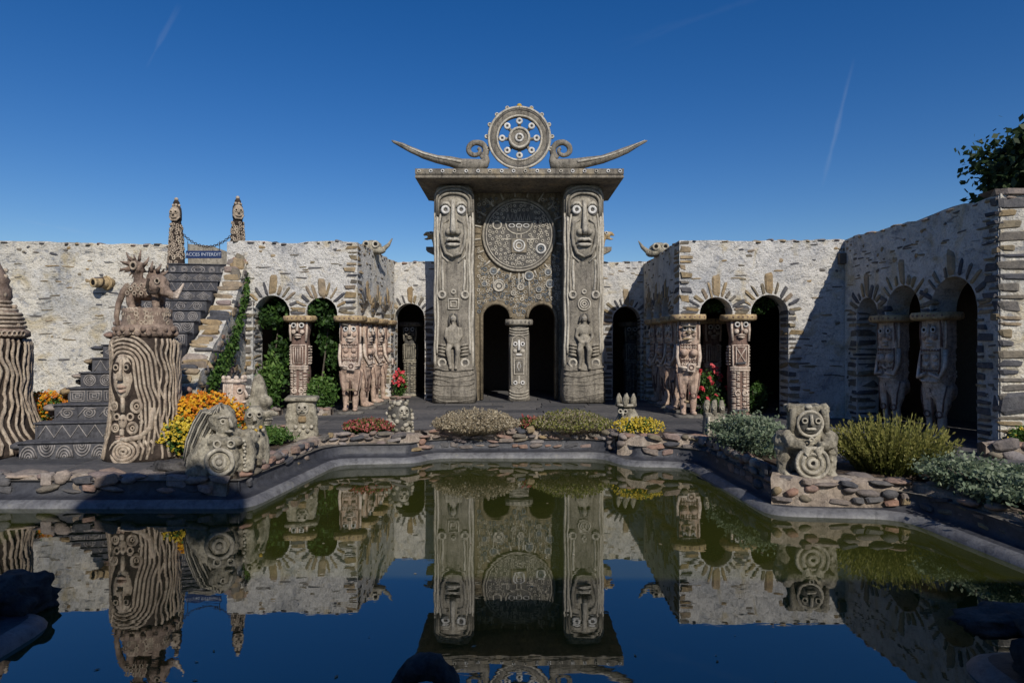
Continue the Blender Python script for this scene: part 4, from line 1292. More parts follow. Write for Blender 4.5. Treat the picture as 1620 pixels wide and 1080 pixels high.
# collar and the beast standing on it
e = thing("beast_sculpture", "horned beast with curling tail standing on a ringed collar atop the totem", "sculpture", (-5.16, 8.95, 1.69), .10)
e.scale = (.84, .9, 1.0)
col = build("collar", MB().lathe([(.86, -.02), (.98, .03), (1.0, .09), (.92, .14), (.80, .17), (.78, .32), (.82, .38), (.60, .40)], n=36, sx=.46, sy=.40, ex=2.4).wobble(.014, 7), M['beast'], e)
r = random.Random(12)
for k in range(80):
    a = r.uniform(PI * 1.02, PI * 1.98); z = r.choice([.06, .19, .25, .31, .36])
    q = (1.0 if z < .1 else .80)
    x, y2 = .46 * q * math.cos(a), .40 * q * math.sin(a)
    build("ring", MB().ring((x, y2, z), r.uniform(.022, .034), .011, 12, 5, nrm=(math.cos(a), math.sin(a), 0)), M['totem_pale'], col)
mb = MB()
mb.tube([(-.22, 0, .64), (0, -.02, .66), (.22, -.04, .64)], [.13, .15, .13], 14)
for x in (-.22, .18): 
    for y2 in (-.10, .10): mb.tube([(x, y2, .62), (x, y2, .45), (x + .02, y2, .38)], [.07, .055, .06], 9)
mb.ell((.22, -.10, .72), (.17, .14, .15)); mb.tube([(.26, -.14, .70), (.40, -.16, .60), (.50, -.16, .56)], [.10, .075, .05], 10)
mb.tube([(-.14, -.02, .74), (-.12, -.04, .86), (-.14, -.06, .94)], [.08, .07, .08], 9)
mb.ell((-.14, -.06, .97), (.12, .10, .10))
mb.tube([(.02, 0, .80), (.10, 0, .88), (.20, 0, .90)], [.06, .09, .05], 9)
bod = fuse("body", mb, M['beast'], e, .02, 1, .022, 13, 4)
build("tail", MB().tube([(-.30, .0, .72), (-.38, -.02, .62), (-.44, -.05, .45), (-.45, -.08, .28), (-.42, -.10, .14)], [.055, .05, .045, .04, .03], 9).wobble(.01, 8), M['beast'], bod)
eyes(bod, (-.15,), -.165, .985, .048, 'totem_pale'); eyes(bod, (.27,), -.255, .765, .035, 'totem_pale')
for k in range(9):
    a = R(100 + 22 * k); b = R(20)
    build("spike", MB().tube([(-.15 + .10 * math.cos(a), -.06, .98 + .09 * math.sin(a)), (-.15 + (.17 + .05 * (k % 2)) * math.cos(a), -.08, .98 + .17 * math.sin(a))], [.026, .006], 6), M['beast'], bod)
for k in range(5):
    build("crest_spike", MB().tube([(-.03 + .07 * k, -.02, .90), (-.04 + .08 * k, -.03, 1.0 - .02 * abs(k - 2))], [.03, .008], 6), M['totem_dark'], bod)
build("cheek_scroll", MB().tube([(.12, -.22, .80), (.10, -.24, .68), (.17, -.26, .60), (.27, -.26, .60), (.30, -.265, .68)], .022, 7), M['totem_dark'], bod)
for k in range(14):
    build("ring", MB().ring((-.24 + .055 * (k % 7), -.155 - .01 * (k % 2), .71 - .05 * (k % 2) - .06 * (k // 7)), .026, .011, 12, 5), M['totem_pale'], bod)
for k in range(18):
    a = PI + PI * (k + .5) / 18
    build("knob", MB().ell((.46 * 1.03 * math.cos(a), .40 * 1.03 * math.sin(a), .10 - .06 * (k % 2)), (.045, .045, .04), 9, 6).wobble(.008, 12, k), M['beast'], col)
for k, (x, z, dx, dz) in enumerate(((-.24, 1.02, -.16, .03), (-.20, 1.06, -.10, .12), (-.10, 1.07, .03, .15), (-.03, 1.0, .10, .12), (.10, .92, .02, .14), (.18, .92, .08, .10), (.24, .86, .13, .07), (-.25, .95, -.17, -.04))):
    build("horn", MB().tube([(x, -.07, z), (x + dx * .6, -.09, z + dz * .4), (x + dx, -.08, z + dz)], [.032, .022, .006], 7).wobble(.01, 9, k), M['beast'], bod)
for k in range(3):
    build("claw", MB().tube([(.46, -.16, .56), (.56 + .02 * k, -.17, .55 + .05 * k), (.60 + .03 * k, -.18, .64 + .05 * k)], [.035, .03, .012], 7), M['cary_pale'], bod)

t2, _ = strand_totem((-7.62, 9.3, 0), "flaring strand totem cut off by the left edge of the view", .40, .40, 1.72, .72, 0, False, 5)
cl = build("collar", MB().lathe([(.85, 1.66), (1.0, 1.70), (1.0, 1.77), (.82, 1.82), (.76, 1.95), (.66, 2.06), (.46, 2.12), (.42, 2.2), (.50, 2.28), (.48, 2.38), (.40, 2.46), (.44, 2.52), (.34, 2.60), (.22, 2.72), (.08, 2.86)], n=32, sx=.44, sy=.42).wobble(.012, 7), M['beast'], t2)
for k in range(22):
    a = PI + PI * (k + .5) / 22
    build("ring", MB().ring((.44 * 1.02 * math.cos(a), .42 * 1.02 * math.sin(a), 1.735), .034, .013, 12, 5, nrm=(math.cos(a), math.sin(a), 0)), M['totem_pale'], cl)
for k in range(7):
    q = (.84, .80, .77, .72, .60, .47, .44)[k]
    build("collar_band", MB().ring((0, 0, 1.84 + k * .06), .44 * q, .026, 32, 6, nrm=(0, 0, 1)).wobble(.01, 9, k), M['totem_pale'], cl)

for k in range(26):
    a = k * 2.399; z = 1.86 + .034 * k
    q = .44 * (.80 - .42 * (z - 1.86) / .5 if z < 2.14 else .48 - .16 * (z - 2.14) / .55)
    build("knob", MB().ell((q * math.cos(a), q * math.sin(a), z), .034, 9, 6).wobble(.006, 14, k), M['totem_pale'], cl)

# ------------------------------------------------------------------ statues round the pond
def crouching_woman():
    e = thing("stone_woman", "grey crouching stone woman with long hair at the pond corner", "statue", (-3.56, 7.78, 0.0), R(8), None, .87)
    mb = MB()
    mb.lathe([(1, -.06), (1.05, .05), (1.0, .25), (.8, .42), (.55, .55)], (-.06, .06, 0), 24, .42, .32, 2.4)
    mb.ell((-.02, 0, .78), (.20, .19, .20)); mb.ell((.07, -.08, .70), (.145, .13, .19))
    mb.tube([(-.14, .04, .86), (-.24, .06, .66), (-.34, .07, .42), (-.42, .08, .16)], [.14, .16, .15, .12], 12)
    mb.tube([(-.10, -.16, .50), (.08, -.24, .46), (.30, -.20, .49)], [.09, .085, .06], 10)
    mb.ell((.06, -.20, .22), (.24, .17, .25))
    mb.tube([(.30, -.06, .50), (.38, -.06, .30), (.36, -.12, .04)], [.10, .10, .09], 10)
    mb.ell((.34, .05, .48), (.13, .14, .14)); mb.tube([(.10, 0, .55), (.22, 0, .5)], .12, 8)
    b = fuse("body", mb, M['statue'], e, .02, 2, .018, 14, 2)
    HP_ = [(Vector((-.03, .0, .80)), .20), (Vector((-.14, .04, .84)), .165), (Vector((-.24, .06, .66)), .175), (Vector((-.34, .07, .42)), .165), (Vector((-.42, .08, .16)), .13)]
    for k in range(13):
        ph = R(-75 + 12.5 * k)
        pts = [(-.02 + .02 * math.sin(ph), -.02, .99)]
        for j, (c, q) in enumerate(HP_):
            d = Vector((0, -math.cos(ph), 0)) + Vector((-.93, 0, .37)) * math.sin(ph) if j else Vector((-.25 + .75 * math.sin(-ph) * -1 * -.6, -.85 * math.cos(ph) - .1, .35)).normalized()
            p = c + d * (q + .004); pts.append(tuple(p))
        build("hair_strand", MB().tube(pts, .0125, 5).wobble(.008, 10, k + 30), M['statue_pale' if k % 2 else 'statue_dark'], b)
    o = build("eye", MB().ring((.065, -.205, .755), .032, .011, 14, 6, nrm=(.25, -1, 0)), M['statue_pale'], b)
    build("pupil", MB().ell((.065, -.205, .755), .014, 8, 6), M['pupil'], o)
    build("brow", MB().tube([(0, -.20, .80), (.06, -.215, .825), (.14, -.20, .81)], .014, 6), M['statue_pale'], b)
    build("nose", MB().tube([(.14, -.20, .79), (.175, -.215, .72), (.18, -.205, .68)], [.02, .024, .034], 7), M['statue_pale'], b)
    build("lips", MB().tube([(.09, -.20, .615), (.15, -.21, .62), (.19, -.185, .615)], [.012, .024, .012], 7), M['statue_pale'], b)
    for q in (.17, .075):
        build("disc_ring", MB().ring((.06, -.345, .22), q, .03, 24, 7).wobble(.008, 9), M['statue_pale'], b)
    build("disc_boss", MB().ell((.06, -.37, .22), (.045, .03, .045), 12, 8), M['statue_pale'], b)
    for x in (.02, .20): build("bracelet", MB().ring((x, -.315, .46), .045, .014, 14, 6), M['statue_pale'], b)
    for k in range(9): build("bead", MB().ell((.34 + .012 * (k % 2), -.20, .08 + .05 * k), .022, 8, 6), M['statue_pale'], b)
    return e
crouching_woman()

e = thing("stone_figure", "small orange lichened figure behind the crouching woman", "statue", (-3.36, 8.25, .02), R(20))
mb = MB(); mb.lathe([(1, 0), (.9, .3), (.6, .5)], (0, 0, 0), 16, .2, .17); mb.ell((0, -.02, .62), (.13, .12, .15)); mb.tube([(0, 0, .60), (.16, -.02, .66), (.28, -.02, .64)], [.06, .055, .03], 8)
b = fuse("body", mb, M['statue'], e, .02, 2, .014, 12, 7)
eyes(b, (-.05, .06), -.15, .66, .028, 'statue_pale')
build("nose", MB().tube([(.0, -.14, .64), (.01, -.17, .58)], [.016, .03], 8), M['statue_pale'], b)
for k in range(8): build("bead", MB().ell((-.1 + .03 * k, -.17, .50 - .04 * (k % 3)), .025, 8, 6), M['statue_pale' if k % 2 else 'lichen'], b)

def guardian():
    e = thing("stone_guardian", "squat stone guardian holding a round shield beside the lavender", "statue", (3.42, 7.36, 0.07), R(-6), None, .86)
    mb = MB()
    for s in (-1, 1):
        mb.tube([(s * .29, 0, 0), (s * .29, -.02, .20), (s * .30, 0, .36)], [.085, .085, .12], 10)
        mb.ell((s * .29, -.05, .03), (.09, .13, .05))
        mb.ell((s * .29, .02, .46), (.13, .15, .15)); mb.tube([(s * .27, -.05, .55), (s * .24, -.18, .44), (s * .08, -.24, .42)], [.11, .085, .05], 10)
    mb.ell((0, .04, .40), (.30, .19, .34)); mb.ell((0, .05, .12), (.30, .16, .16))
    mb.box((0, .03, .73), (.40, .26, .34)); mb.ell((0, .0, .70), (.20, .17, .20)); mb.box((0, .02, .90), (.52, .24, .09))
    b = fuse("body", mb, M['statue'], e, .02, 2, .024, 13, 9)
    dsk = build("shield", MB().disc((0, -.18, .20), .215, .07, 28).wobble(.018, 9), M['statue'], b)
    for q in (.20, .125, .05): build("shield_ring", MB().ring((0, -.25, .20), q, .026, 24, 7).wobble(.010, 8, q), M['statue_pale'], dsk)
    build("shield_boss", MB().disc((0, -.245, .20), .028, .02, 10), M['pupil'], dsk)
    rec = build("face", MB().ell((0, -.155, .72), (.155, .05, .15), 20, 12), M['statue_dark'], b)
    eyes(rec, (-.085, .085), -.215, .755, .032, 'statue_pale')
    build("nose", MB().tube([(0, -.20, .83), (0, -.225, .76), (0, -.235, .70)], [.022, .022, .03], 7), M['statue_pale'], rec)
    build("mouth", MB().box((0, -.205, .645), (.13, .04, .035), None, .014), M['statue_pale'], rec)
    build("face_rim", MB().ring((0, -.165, .71), .165, .022, 26, 7, sx=.95).wobble(.008, 9), M['statue_pale'], rec)
    for s in (-1, 1):
        build("ear_lock", MB().tube([(s * .20, -.12, .90), (s * .215, -.13, .75), (s * .23, -.10, .58)], [.045, .05, .04], 8).wobble(.012, 9, s), M['statue'], b)
        build("horn", MB().tube([(s * .17, -.04, .915), (s * .235, -.06, .935), (s * .275, -.05, .90)], [.05, .042, .025], 8), M['statue'], b)
        for k in range(5):
            build("finger", MB().tube([(s * .13, -.255, .43 - .012 * k), (s * (.05 + .006 * k), -.275, .385 - .02 * k + .01), (s * (.02 + .01 * k), -.265, .36 - .02 * k)], [.018, .017, .012], 6), M['statue_pale'], b)
    build("forehead_knob", MB().ell((0, -.11, .925), (.05, .04, .035), 12, 8), M['statue_pale'], b)
    t = build("pendant", MB().ring((0, -.215, .505), .026, .011, 12, 6), M['statue_pale'], b)
guardian()

e = thing("stone_figure", "small standing figure under a flat stone slab by the pond", "statue", (-3.40, 10.25, 0.0), R(12))
mb = MB(); mb.lathe([(1.15, -.05), (1.1, .1), (1, .4), (.92, .66)], (0, 0, 0), 20, .23, .18, 3.0)
for s in (-1, 1): mb.tube([(s * .20, -.10, 0), (s * .19, -.12, .35), (s * .17, -.12, .62)], [.07, .06, .05], 8)
b = fuse("body", mb, M['statue'], e, .02, 1, .024, 13, 3)
build("slab", MB().box((0, 0, .70), (.50, .42, .07), Euler((0, .03, 0)), .02).wobble(.01, 6), M['statue'], e)
f = build("face", MB().ell((.02, -.17, .54), (.10, .06, .11), 16, 10), M['statue_pale'], b)
eyes(f, (-.025, .065), -.23, .57, .026, 'statue_pale')
build("mouth", MB().tube([(-.02, -.22, .49), (.06, -.22, .49)], .012, 6), M['statue_dark'], f)
build("nose", MB().tube([(.02, -.225, .57), (.02, -.24, .52)], [.012, .02], 6), M['statue_pale'], f)
build("chest_stone", MB().box((.02, -.19, .38), (.12, .06, .10), None, .02), M['ochre'], b)
for k in range(6): build("bead", MB().ell((-.14 + .06 * k, -.20, .20 + .06 * (k % 2)), .032, 9, 6), M['statue_pale'], b)

e = thing("stone_bust", "bust with curls like stone balls beside the red sedum", "statue", (-1.95, 10.95, 0.03), R(18))
mb = MB(); mb.lathe([(1.0, -.05), (1.05, .2), (.9, .42), (.5, .56)], (0, 0, 0), 18, .21, .18)
b = fuse("body", mb, M['statue_dark'], e, .02, 2, .008, 10, 3)
f = build("face", MB().ell((.05, -.16, .37), (.095, .06, .125), 16, 10), M['statue_pale'], b)
eyes(f, (.01, .095), -.225, .41, .026, 'statue_pale')
build("nose", MB().tube([(.05, -.22, .41), (.055, -.24, .35)], [.012, .024], 6), M['statue_pale'], f)
build("mouth", MB().tube([(.01, -.21, .30), (.05, -.225, .285), (.10, -.21, .30)], .013, 6), M['statue_dark'], f)
r = random.Random(3)
for k in range(64):
    a = r.uniform(PI * .9, PI * 2.1); z = r.uniform(.0, .56)
    q = 1.02 if z < .3 else 1.02 - (z - .3) * 1.5
    x, y2 = .22 * q * math.cos(a), .19 * q * math.sin(a)
    if abs(x - .05) < .10 and .25 < z < .5: continue
    build("curl", MB().ell((x, y2, z), r.uniform(.028, .042), 9, 6), M['statue_pale' if r.random() < .6 else 'statue'], b)

e = thing("crowned_head", "crowned stone head with a flowing mantle by the yellow flowers", "statue", (2.02, 11.2, 0.0), R(-14))
mb = MB(); mb.lathe([(1.35, -.05), (1.2, .06), (.9, .2), (.72, .36), (.70, .50)], (0, 0, 0), 18, .20, .17)
mb.tube([(.10, 0, .40), (.18, 0, .2), (.27, 0, 0)], [.07, .08, .06], 8)
b = fuse("body", mb, M['statue'], e, .02, 2, .012, 10, 5)
cr = build("crown_band", MB().ring((0, 0, .50), .155, .035, 24, 7, nrm=(0, 0, 1), flat=.8), M['statue_pale'], e)
for k in range(6):
    a = 2 * PI * k / 6 + .5
    build("crown_point", MB().tube([(.14 * math.cos(a), .14 * math.sin(a), .48), (.145 * math.cos(a), .145 * math.sin(a), .62), (.15 * math.cos(a), .15 * math.sin(a), .70)], [.06, .045, .008], 7), M['statue'], cr)
eyes(b, (-.085, .0), -.17, .40, .032, 'statue_pale')
build("nose", MB().tube([(-.04, -.16, .40), (-.045, -.185, .33)], [.014, .026], 6), M['statue_pale'], b)
build("mouth", MB().tube([(-.09, -.155, .26), (0, -.165, .26)], .014, 6), M['statue_dark'], b)

e = thing("crowned_head", "one eyed stone head with knobbed crown behind the lavender", "statue", (3.44, 10.75, 0.0), R(-4))
mb = MB(); mb.lathe([(1.05, -.05), (1, .2), (.92, .36), (.95, .42)], (0, 0, 0), 18, .19, .17, 2.6)
b = fuse("body", mb, M['statue'], e, .02, 2, .012, 10, 6)
for k in range(6):
    a = 2 * PI * k / 6 + .25
    p = build("crown_finger", MB().tube([(.13 * math.cos(a), .12 * math.sin(a), .38), (.14 * math.cos(a), .13 * math.sin(a), .52), (.13 * math.cos(a), .12 * math.sin(a), .62)], [.05, .055, .03], 8).wobble(.008, 9, k), M['statue'], b)
    build("finger_ring", MB().ring((.14 * math.cos(a), .13 * math.sin(a) - .055, .50), .022, .009, 10, 5), M['statue_pale'], p)
t = build("eye", MB().ring((.0, -.175, .22), .06, .024, 18, 7), M['statue_pale'], b); build("pupil", MB().disc((0, -.165, .22), .045, .012, 12), M['pupil'], t)
for s in (-1, 1): build("side_fold", MB().tube([(s * .12, -.14, .36), (s * .13, -.14, .1), (s * .14, -.13, -.03)], .022, 6), M['statue_pale'], b)

e = thing("profile_head", "striped haired head in profile behind the orange marigolds", "statue", (-4.92, 11.2, 0.0), R(35))
mb = MB(); mb.lathe([(1.0, -.05), (.95, .3), (1.0, .62), (.9, .86)], (0, 0, 0), 18, .20, .18, 2.6)
b = fuse("body", mb, M['cary'], e, .022, 2, .010, 10, 6)
build("crown_band", MB().ring((0, 0, .92), .18, .035, 22, 6, nrm=(0, 0, 1)), M['cary_pale'], b)
for k in range(5): build("crown_knob", MB().ell((.17 * math.cos(PI + PI * k / 4), .16 * math.sin(PI + PI * k / 4), .98), .045, 9, 6), M['cary_pale'], b)
for k in range(5): build("hair_strand", MB().tube([(-.19 + .03 * k, -.09 - .02 * k, .88), (-.20 + .03 * k, -.10 - .02 * k, .5), (-.21 + .03 * k, -.10 - .02 * k, .1)], .016, 6).wobble(.006, 9, k), M['cary_pale'], b)
eyes(b, (.05,), -.19, .76, .04, 'cary_pale')
build("nose", MB().tube([(.13, -.15, .78), (.17, -.18, .68), (.17, -.16, .63)], [.02, .026, .036], 7), M['cary_pale'], b)
build("lips", MB().tube([(.08, -.17, .55), (.14, -.175, .56), (.18, -.13, .55)], [.014, .028, .014], 7), M['cary_pale'], b)

e = thing("bulb_sculpture", "grey sculpture of stacked rounded bulbs at the left pier", "statue", (-4.55, 11.35, 0.0), R(10))
mb = MB(); mb.ell((0, 0, .22), (.24, .2, .24)); mb.ell((-.13, -.06, .52), (.13, .13, .12)); mb.ell((.13, -.06, .54), (.13, .13, .12)); mb.ell((0, 0, .42), (.2, .16, .18))
mb.lathe([(1, .5), (1.05, .65), (.9, .82), (.55, .98), (.15, 1.05)], (0, 0, 0), 16, .14, .13)
fuse("body", mb, M['statue'], e, .022, 5, .008, 8, 6)
for k in range(3): build("crease", MB().ring((0, -.0, .12 + .1 * k), .235 - .03 * abs(k - 1), .014, 22, 5, nrm=(0, .1, 1)), M['statue_pale'], e)
# ------------------------------------------------------------------ stairs with patterned risers
ST_A = R(9.7)
NSTEP, RISE, TREAD, SW = 15, .222, .385, .62
stair = thing("staircase", "long slate staircase with patterned risers climbing beside the left wall", "stairs", (-6.08, 8.76, 0), ST_A)
for i in range(NSTEP):
    y0, z0, z1 = i * TREAD, i * RISE, (i + 1) * RISE
    wl_ = SW + (.06 if i < 2 else 0)
    mb = MB().box((0, y0 + .6, (z0 - .06 + z1) / 2), (2 * wl_, 1.2, z1 - z0 + .06 - .004), None, .008)
    st = build("step", mb, M['step'], stair)
    build("nosing", MB().box((0, y0 + .12, z1 + .006), (2 * wl_ + .03, .30, .022), None, .006), M['step'], st)
    kind = (0, 1, 2, 3, 4, 1, 5, 3, 0, 4, 2, 5, 1, 5, 6)[i]
    yy = y0 - .003
    zc, hh = (z0 + z1) / 2 - .005, RISE / 2 - .025
    m = M['step_relief']; q = .0105
    def ln(pts, rad=q, closed=False): build("riser_relief", MB().tube([(p[0], yy, p[1]) for p in pts], rad, 5, closed), m, st)
    if kind == 0:
        for k in range(6):
            c = -wl_ + .12 + k * (2 * wl_ - .24) / 5; up = k % 2 == 0
            for rr in (.09, .065, .04, .018):
                zb = zc - hh if up else zc + hh
                ln([(c + rr * 1.15 * math.cos(PI * j / 10), zb + (1 if up else -1) * rr * 1.75 * math.sin(PI * j / 10)) for j in range(11)])
    elif kind == 1:
        for d in range(4):
            pts = []
            for k in range(13):
                x = -wl_ + .04 + k * (2 * wl_ - .08) / 12
                z = zc + (hh if k % 2 else -hh) * (1 - .0) + (-.0) 
                pts.append((x, max(zc - hh, min(zc + hh, (zc + (hh * 1.6 if k % 2 else -hh * 1.6)) * 1 + (d - 1.5) * .035))))
            ln(pts)
    elif kind == 2:
        for k in range(4):
            c = -wl_ + .18 + k * (2 * wl_ - .36) / 3; s = 1 if k % 2 else -1
            ln([(c + s * (.015 + .075 * t / 24) * math.cos(t * .55), zc + (.015 + .06 * t / 24) * math.sin(t * .55)) for t in range(25)])
            ln([(c - .15, zc - hh * .6), (c - .05, zc + hh * .9), (c + .10, zc + hh * .7)])
    elif kind == 3:
        for k in range(5):
            c = -wl_ + .14 + k * (2 * wl_ - .28) / 4
            for w2 in (.10, .065, .03): ln([(c - w2, zc - w2 * .75), (c + w2, zc - w2 * .75), (c + w2, zc + w2 * .75), (c - w2, zc + w2 * .75)], q, True)
    elif kind == 4:
        for k in range(5):
            c = -wl_ + .14 + k * (2 * wl_ - .28) / 4
            for w2 in (.085, .055, .025): ln([(c + w2 * (1.3 if k == 2 else 1) * math.cos(2 * PI * j / 16), zc + w2 * math.sin(2 * PI * j / 16)) for j in range(16)], q, True)
    elif kind == 5:
        for k in range(4):
            c = -wl_ + .17 + k * (2 * wl_ - .34) / 3
            for w2 in (.13, .085, .04): ln([(c - w2, zc), (c, zc + w2 * .65), (c + w2, zc), (c, zc - w2 * .65)], q, True)
    else:
        for k, w2 in ((-2, .05), (-1.1, .06), (0, .14), (1.1, .06), (2, .05)):
            for f in (1, .6): ln([(k * .26 + w2 * f * math.cos(2 * PI * j / 14), zc + min(.075, w2) * f * math.sin(2 * PI * j / 14)) for j in range(14)], .011, True)
# stones along the left string of the stair
r = random.Random(8)
for i in range(NSTEP - 1):
    for k in range(2):
        put_stone(stair, (-SW - .07 + r.uniform(-.03, .03), i * TREAD + .18 * k + .12, (i + 1) * RISE - .05 - .09 * k), (r.uniform(.14, .24), r.uniform(.2, .34), r.uniform(.07, .13)), r.uniform(-.1, .1), r.choice(['slate', 'ochre', 'rubble']), False, rz=r.uniform(-.2, .2))
# rubble parapet on the right side
par = thing("stair_parapet", "sloping rubble parapet of ochre stones on the right of the stairs", "parapet", (-6.08, 8.76, 0), ST_A)
prof = [(1.75, -.05), (5.75, -.05), (5.75, 3.52), (5.35, 3.45), (4.9, 3.15), (4.5, 2.7), (4.1, 2.3), (3.6, 2.05), (3.2, 1.75), (2.75, 1.55), (2.35, 1.2), (2.0, 1.1), (1.8, .9)]
mb = MB().prism([(p[0], p[1]) for p in prof], 0, .40)
mb.v = [(.66 + v[1], v[0], v[2]) for v in mb.v]
mb.f = [f[::-1] for f in mb.f]
build("masonry", mb, M['plaster_warm'], par)
def ptop(y):
    q = sorted((p for p in prof if p[1] > 0), key=lambda p: p[0])
    for a, b in zip(q, q[1:]):
        if a[0] <= y <= b[0]: return a[1] + (b[1] - a[1]) * (y - a[0]) / (b[0] - a[0])
    return q[-1][1]
for k in range(150):                                   # face towards the court
    y = r.uniform(1.85, 5.6); z = r.uniform(.05, ptop(y) - .08)
    put_stone(par, (1.045, y, z), (.10, r.uniform(.14, .36), r.uniform(.05, .15)), 0, r.choice(['slate', 'ochre', 'ochre', 'rubble', 'slate']), r.random() < .5, tilt=r.uniform(-.15, .15))
for k in range(22):                                    # front end and stepped top
    put_stone(par, (r.uniform(.70, 1.02), 1.74, r.uniform(.05, .88)), (r.uniform(.12, .26), .10, r.uniform(.06, .14)), 0, r.choice(['slate', 'ochre', 'rubble']), False)
y = 1.85
while y < 5.5:
    d = r.uniform(.05, .13)
    put_stone(par, (.86 + r.uniform(-.06, .06), y, ptop(y) + r.uniform(-.03, .03)), (r.uniform(.26, .44), d, r.uniform(.06, .20)), r.uniform(-.1, .1), r.choice(['ochre', 'rubble', 'slate', 'ochre']), True, tilt=r.uniform(-.9, .2))
    y += d + r.uniform(.01, .07)
for k in range(3):
    put_stone(par, (.94 + r.uniform(-.03, .03), 4.75 + k * .26, ptop(4.7 + k * .26) - .05), (.22, .12, .55), 0, 'ochre' if k % 2 else 'slate', True, tilt=-.12)
# landing behind the stair head
lan = thing("terrace_parapet", "low grey parapet behind the stair head", "parapet", (-7.15, 15.4, 0), 0)
build("masonry", MB().prism([(-.75, -.05), (.95, -.05), (.95, 3.62), (.5, 3.68), (-.2, 3.95), (-.75, 4.0)], 0, .3).wobble(.02, 4), M['giant'], lan)
build("floor", MB().box((.05, -.55, 3.27), (1.5, 1.05, .12)), M['step'], lan)
# pier that closes the left wing towards the stair
pier = thing("stone_pier", "striped slate pier at the left end of the vine arcade", "pier", (-6.02, 14.02, 0), 0)
build("masonry", MB().prism([(-.32, -.05), (.27, -.05), (.27, 2.5), (-.12, 2.7), (-.20, 1.9), (-.30, .9)], 0, .07), M['plaster'], pier)
z = .03
while z < 2.5:
    hh = r.choice([.07, .09, .12, .16]); w = r.uniform(.30, .48) * (1 - .12 * z / 2.5)
    put_stone(pier, (.28 - w / 2, .16, z + hh / 2), (w, .36, hh), r.uniform(-.02, .02), 'slate', True)
    z += hh + r.uniform(.03, .055)

# ------------------------------------------------------------------ finials at the stair head, chain and sign
def turret(loc, label, rz):
    e = thing("stair_finial", label, "finial", loc, rz, "ringed finials at the stair head")
    build("post", MB().lathe([(1.35, 0), (1.3, .1), (1.15, .5), (.95, .95), (.70, 1.12), (.80, 1.16), (.85, 1.3), (.75, 1.42), (.45, 1.48), (.5, 1.55), (.2, 1.62)], n=24, sx=.14, sy=.13).wobble(.008, 8, loc[0]), M['totem_dark'], e)
    rr = random.Random(int(loc[0] * 50))
    k = 0; pts = []
    while k < 220:
        a = rr.uniform(PI * .85, PI * 2.15); z = rr.uniform(.04, 1.06); q = .142 * (1.33 - .42 * z)
        p = Vector((q * math.cos(a), q * .95 * math.sin(a), z))
        k += 1
        if any((p - o).length < .052 for o in pts): continue
        pts.append(p)
        build("ring", MB().ring(p, .028, .013, 10, 5, nrm=(math.cos(a), math.sin(a), .15)), M['totem_pale'], e)
    f = build("face", MB().ell((0, -.075, 1.28), (.12, .075, .17), 18, 12), M['totem_pale'], e)
    eyes(f, (-.05, .05), -.15, 1.31, .03, 'totem_pale')
    build("nose", MB().tube([(0, -.145, 1.36), (0, -.175, 1.25)], [.016, .028], 7), M['totem_pale'], f)
    build("mouth", MB().tube([(-.06, -.135, 1.20), (0, -.155, 1.18), (.06, -.135, 1.20)], .016, 6), M['totem_pale'], f)
    build("chin_ring", MB().tube([(-.11, -.08, 1.22), (-.06, -.12, 1.13), (.06, -.12, 1.13), (.11, -.08, 1.22)], .022, 7), M['totem_pale'], f)
    for k in range(5):
        a = 2 * PI * k / 5
        build("crown_knob", MB().ell((.06 * math.cos(a), .06 * math.sin(a), 1.48), .035, 8, 6), M['totem_pale'], e)
    build("top_knob", MB().ell((0, 0, 1.62), .045, 10, 7), M['totem_pale'], e)
    return e
turret((-7.62, 14.35, 3.22), "ringed finial with a face on the left of the stair head", .05)
turret((-6.27, 14.45, 3.28), "ringed finial with a face on the right of the stair head", .55)
ch = thing("iron_chain", "iron chain hanging between the two finials above the sign", "chain", (0, 0, 0))
A, B = Vector((-7.48, 14.30, 4.08)), Vector((-6.40, 14.38, 4.02))
nl = 26
for k in range(nl):
    t = (k + .5) / nl
    p = A.lerp(B, t); p.z -= .28 * 4 * t * (1 - t)
    t2 = t + .01; p2 = A.lerp(B, t2); p2.z -= .28 * 4 * t2 * (1 - t2)
    tg = (p2 - p).normalized(); nr = Vector((0, -1, 0)) if k % 2 else tg.cross(Vector((0, -1, 0))).normalized()
    build("link", MB().ring(p, .026, .008, 10, 5, nrm=nr), M['iron'], ch)
sg = thing("notice_sign", "navy blue notice sign with white letters hanging from the chain", "sign", (-6.96, 14.27, 3.58), 0)
build("board", MB().box((0, 0, 0), (.80, .02, .17), None, .004), M['sign_blue'], sg)
cu = bpy.data.curves.new("letters", 'FONT'); cu.body = "ACCES INTERDIT"; cu.size = .105; cu.align_x = 'CENTER'; cu.align_y = 'CENTER'; cu.extrude = .002
to = bpy.data.objects.new("letters_curve", cu); COL.objects.link(to)
dg = bpy.context.evaluated_depsgraph_get()
lm = bpy.data.meshes.new_from_object(to.evaluated_get(dg)); bpy.data.objects.remove(to)
lm.materials.clear()
lo = link_mesh("lettering", lm, M['sign_text'], sg); lo.rotation_euler = (R(90), 0, 0); lo.location = (0, -.0135, 0)
for x in (-.36, .36): build("hanger", MB().tube([(x, 0, .08), (x, 0, .30)], .008, 6), M['iron'], sg)

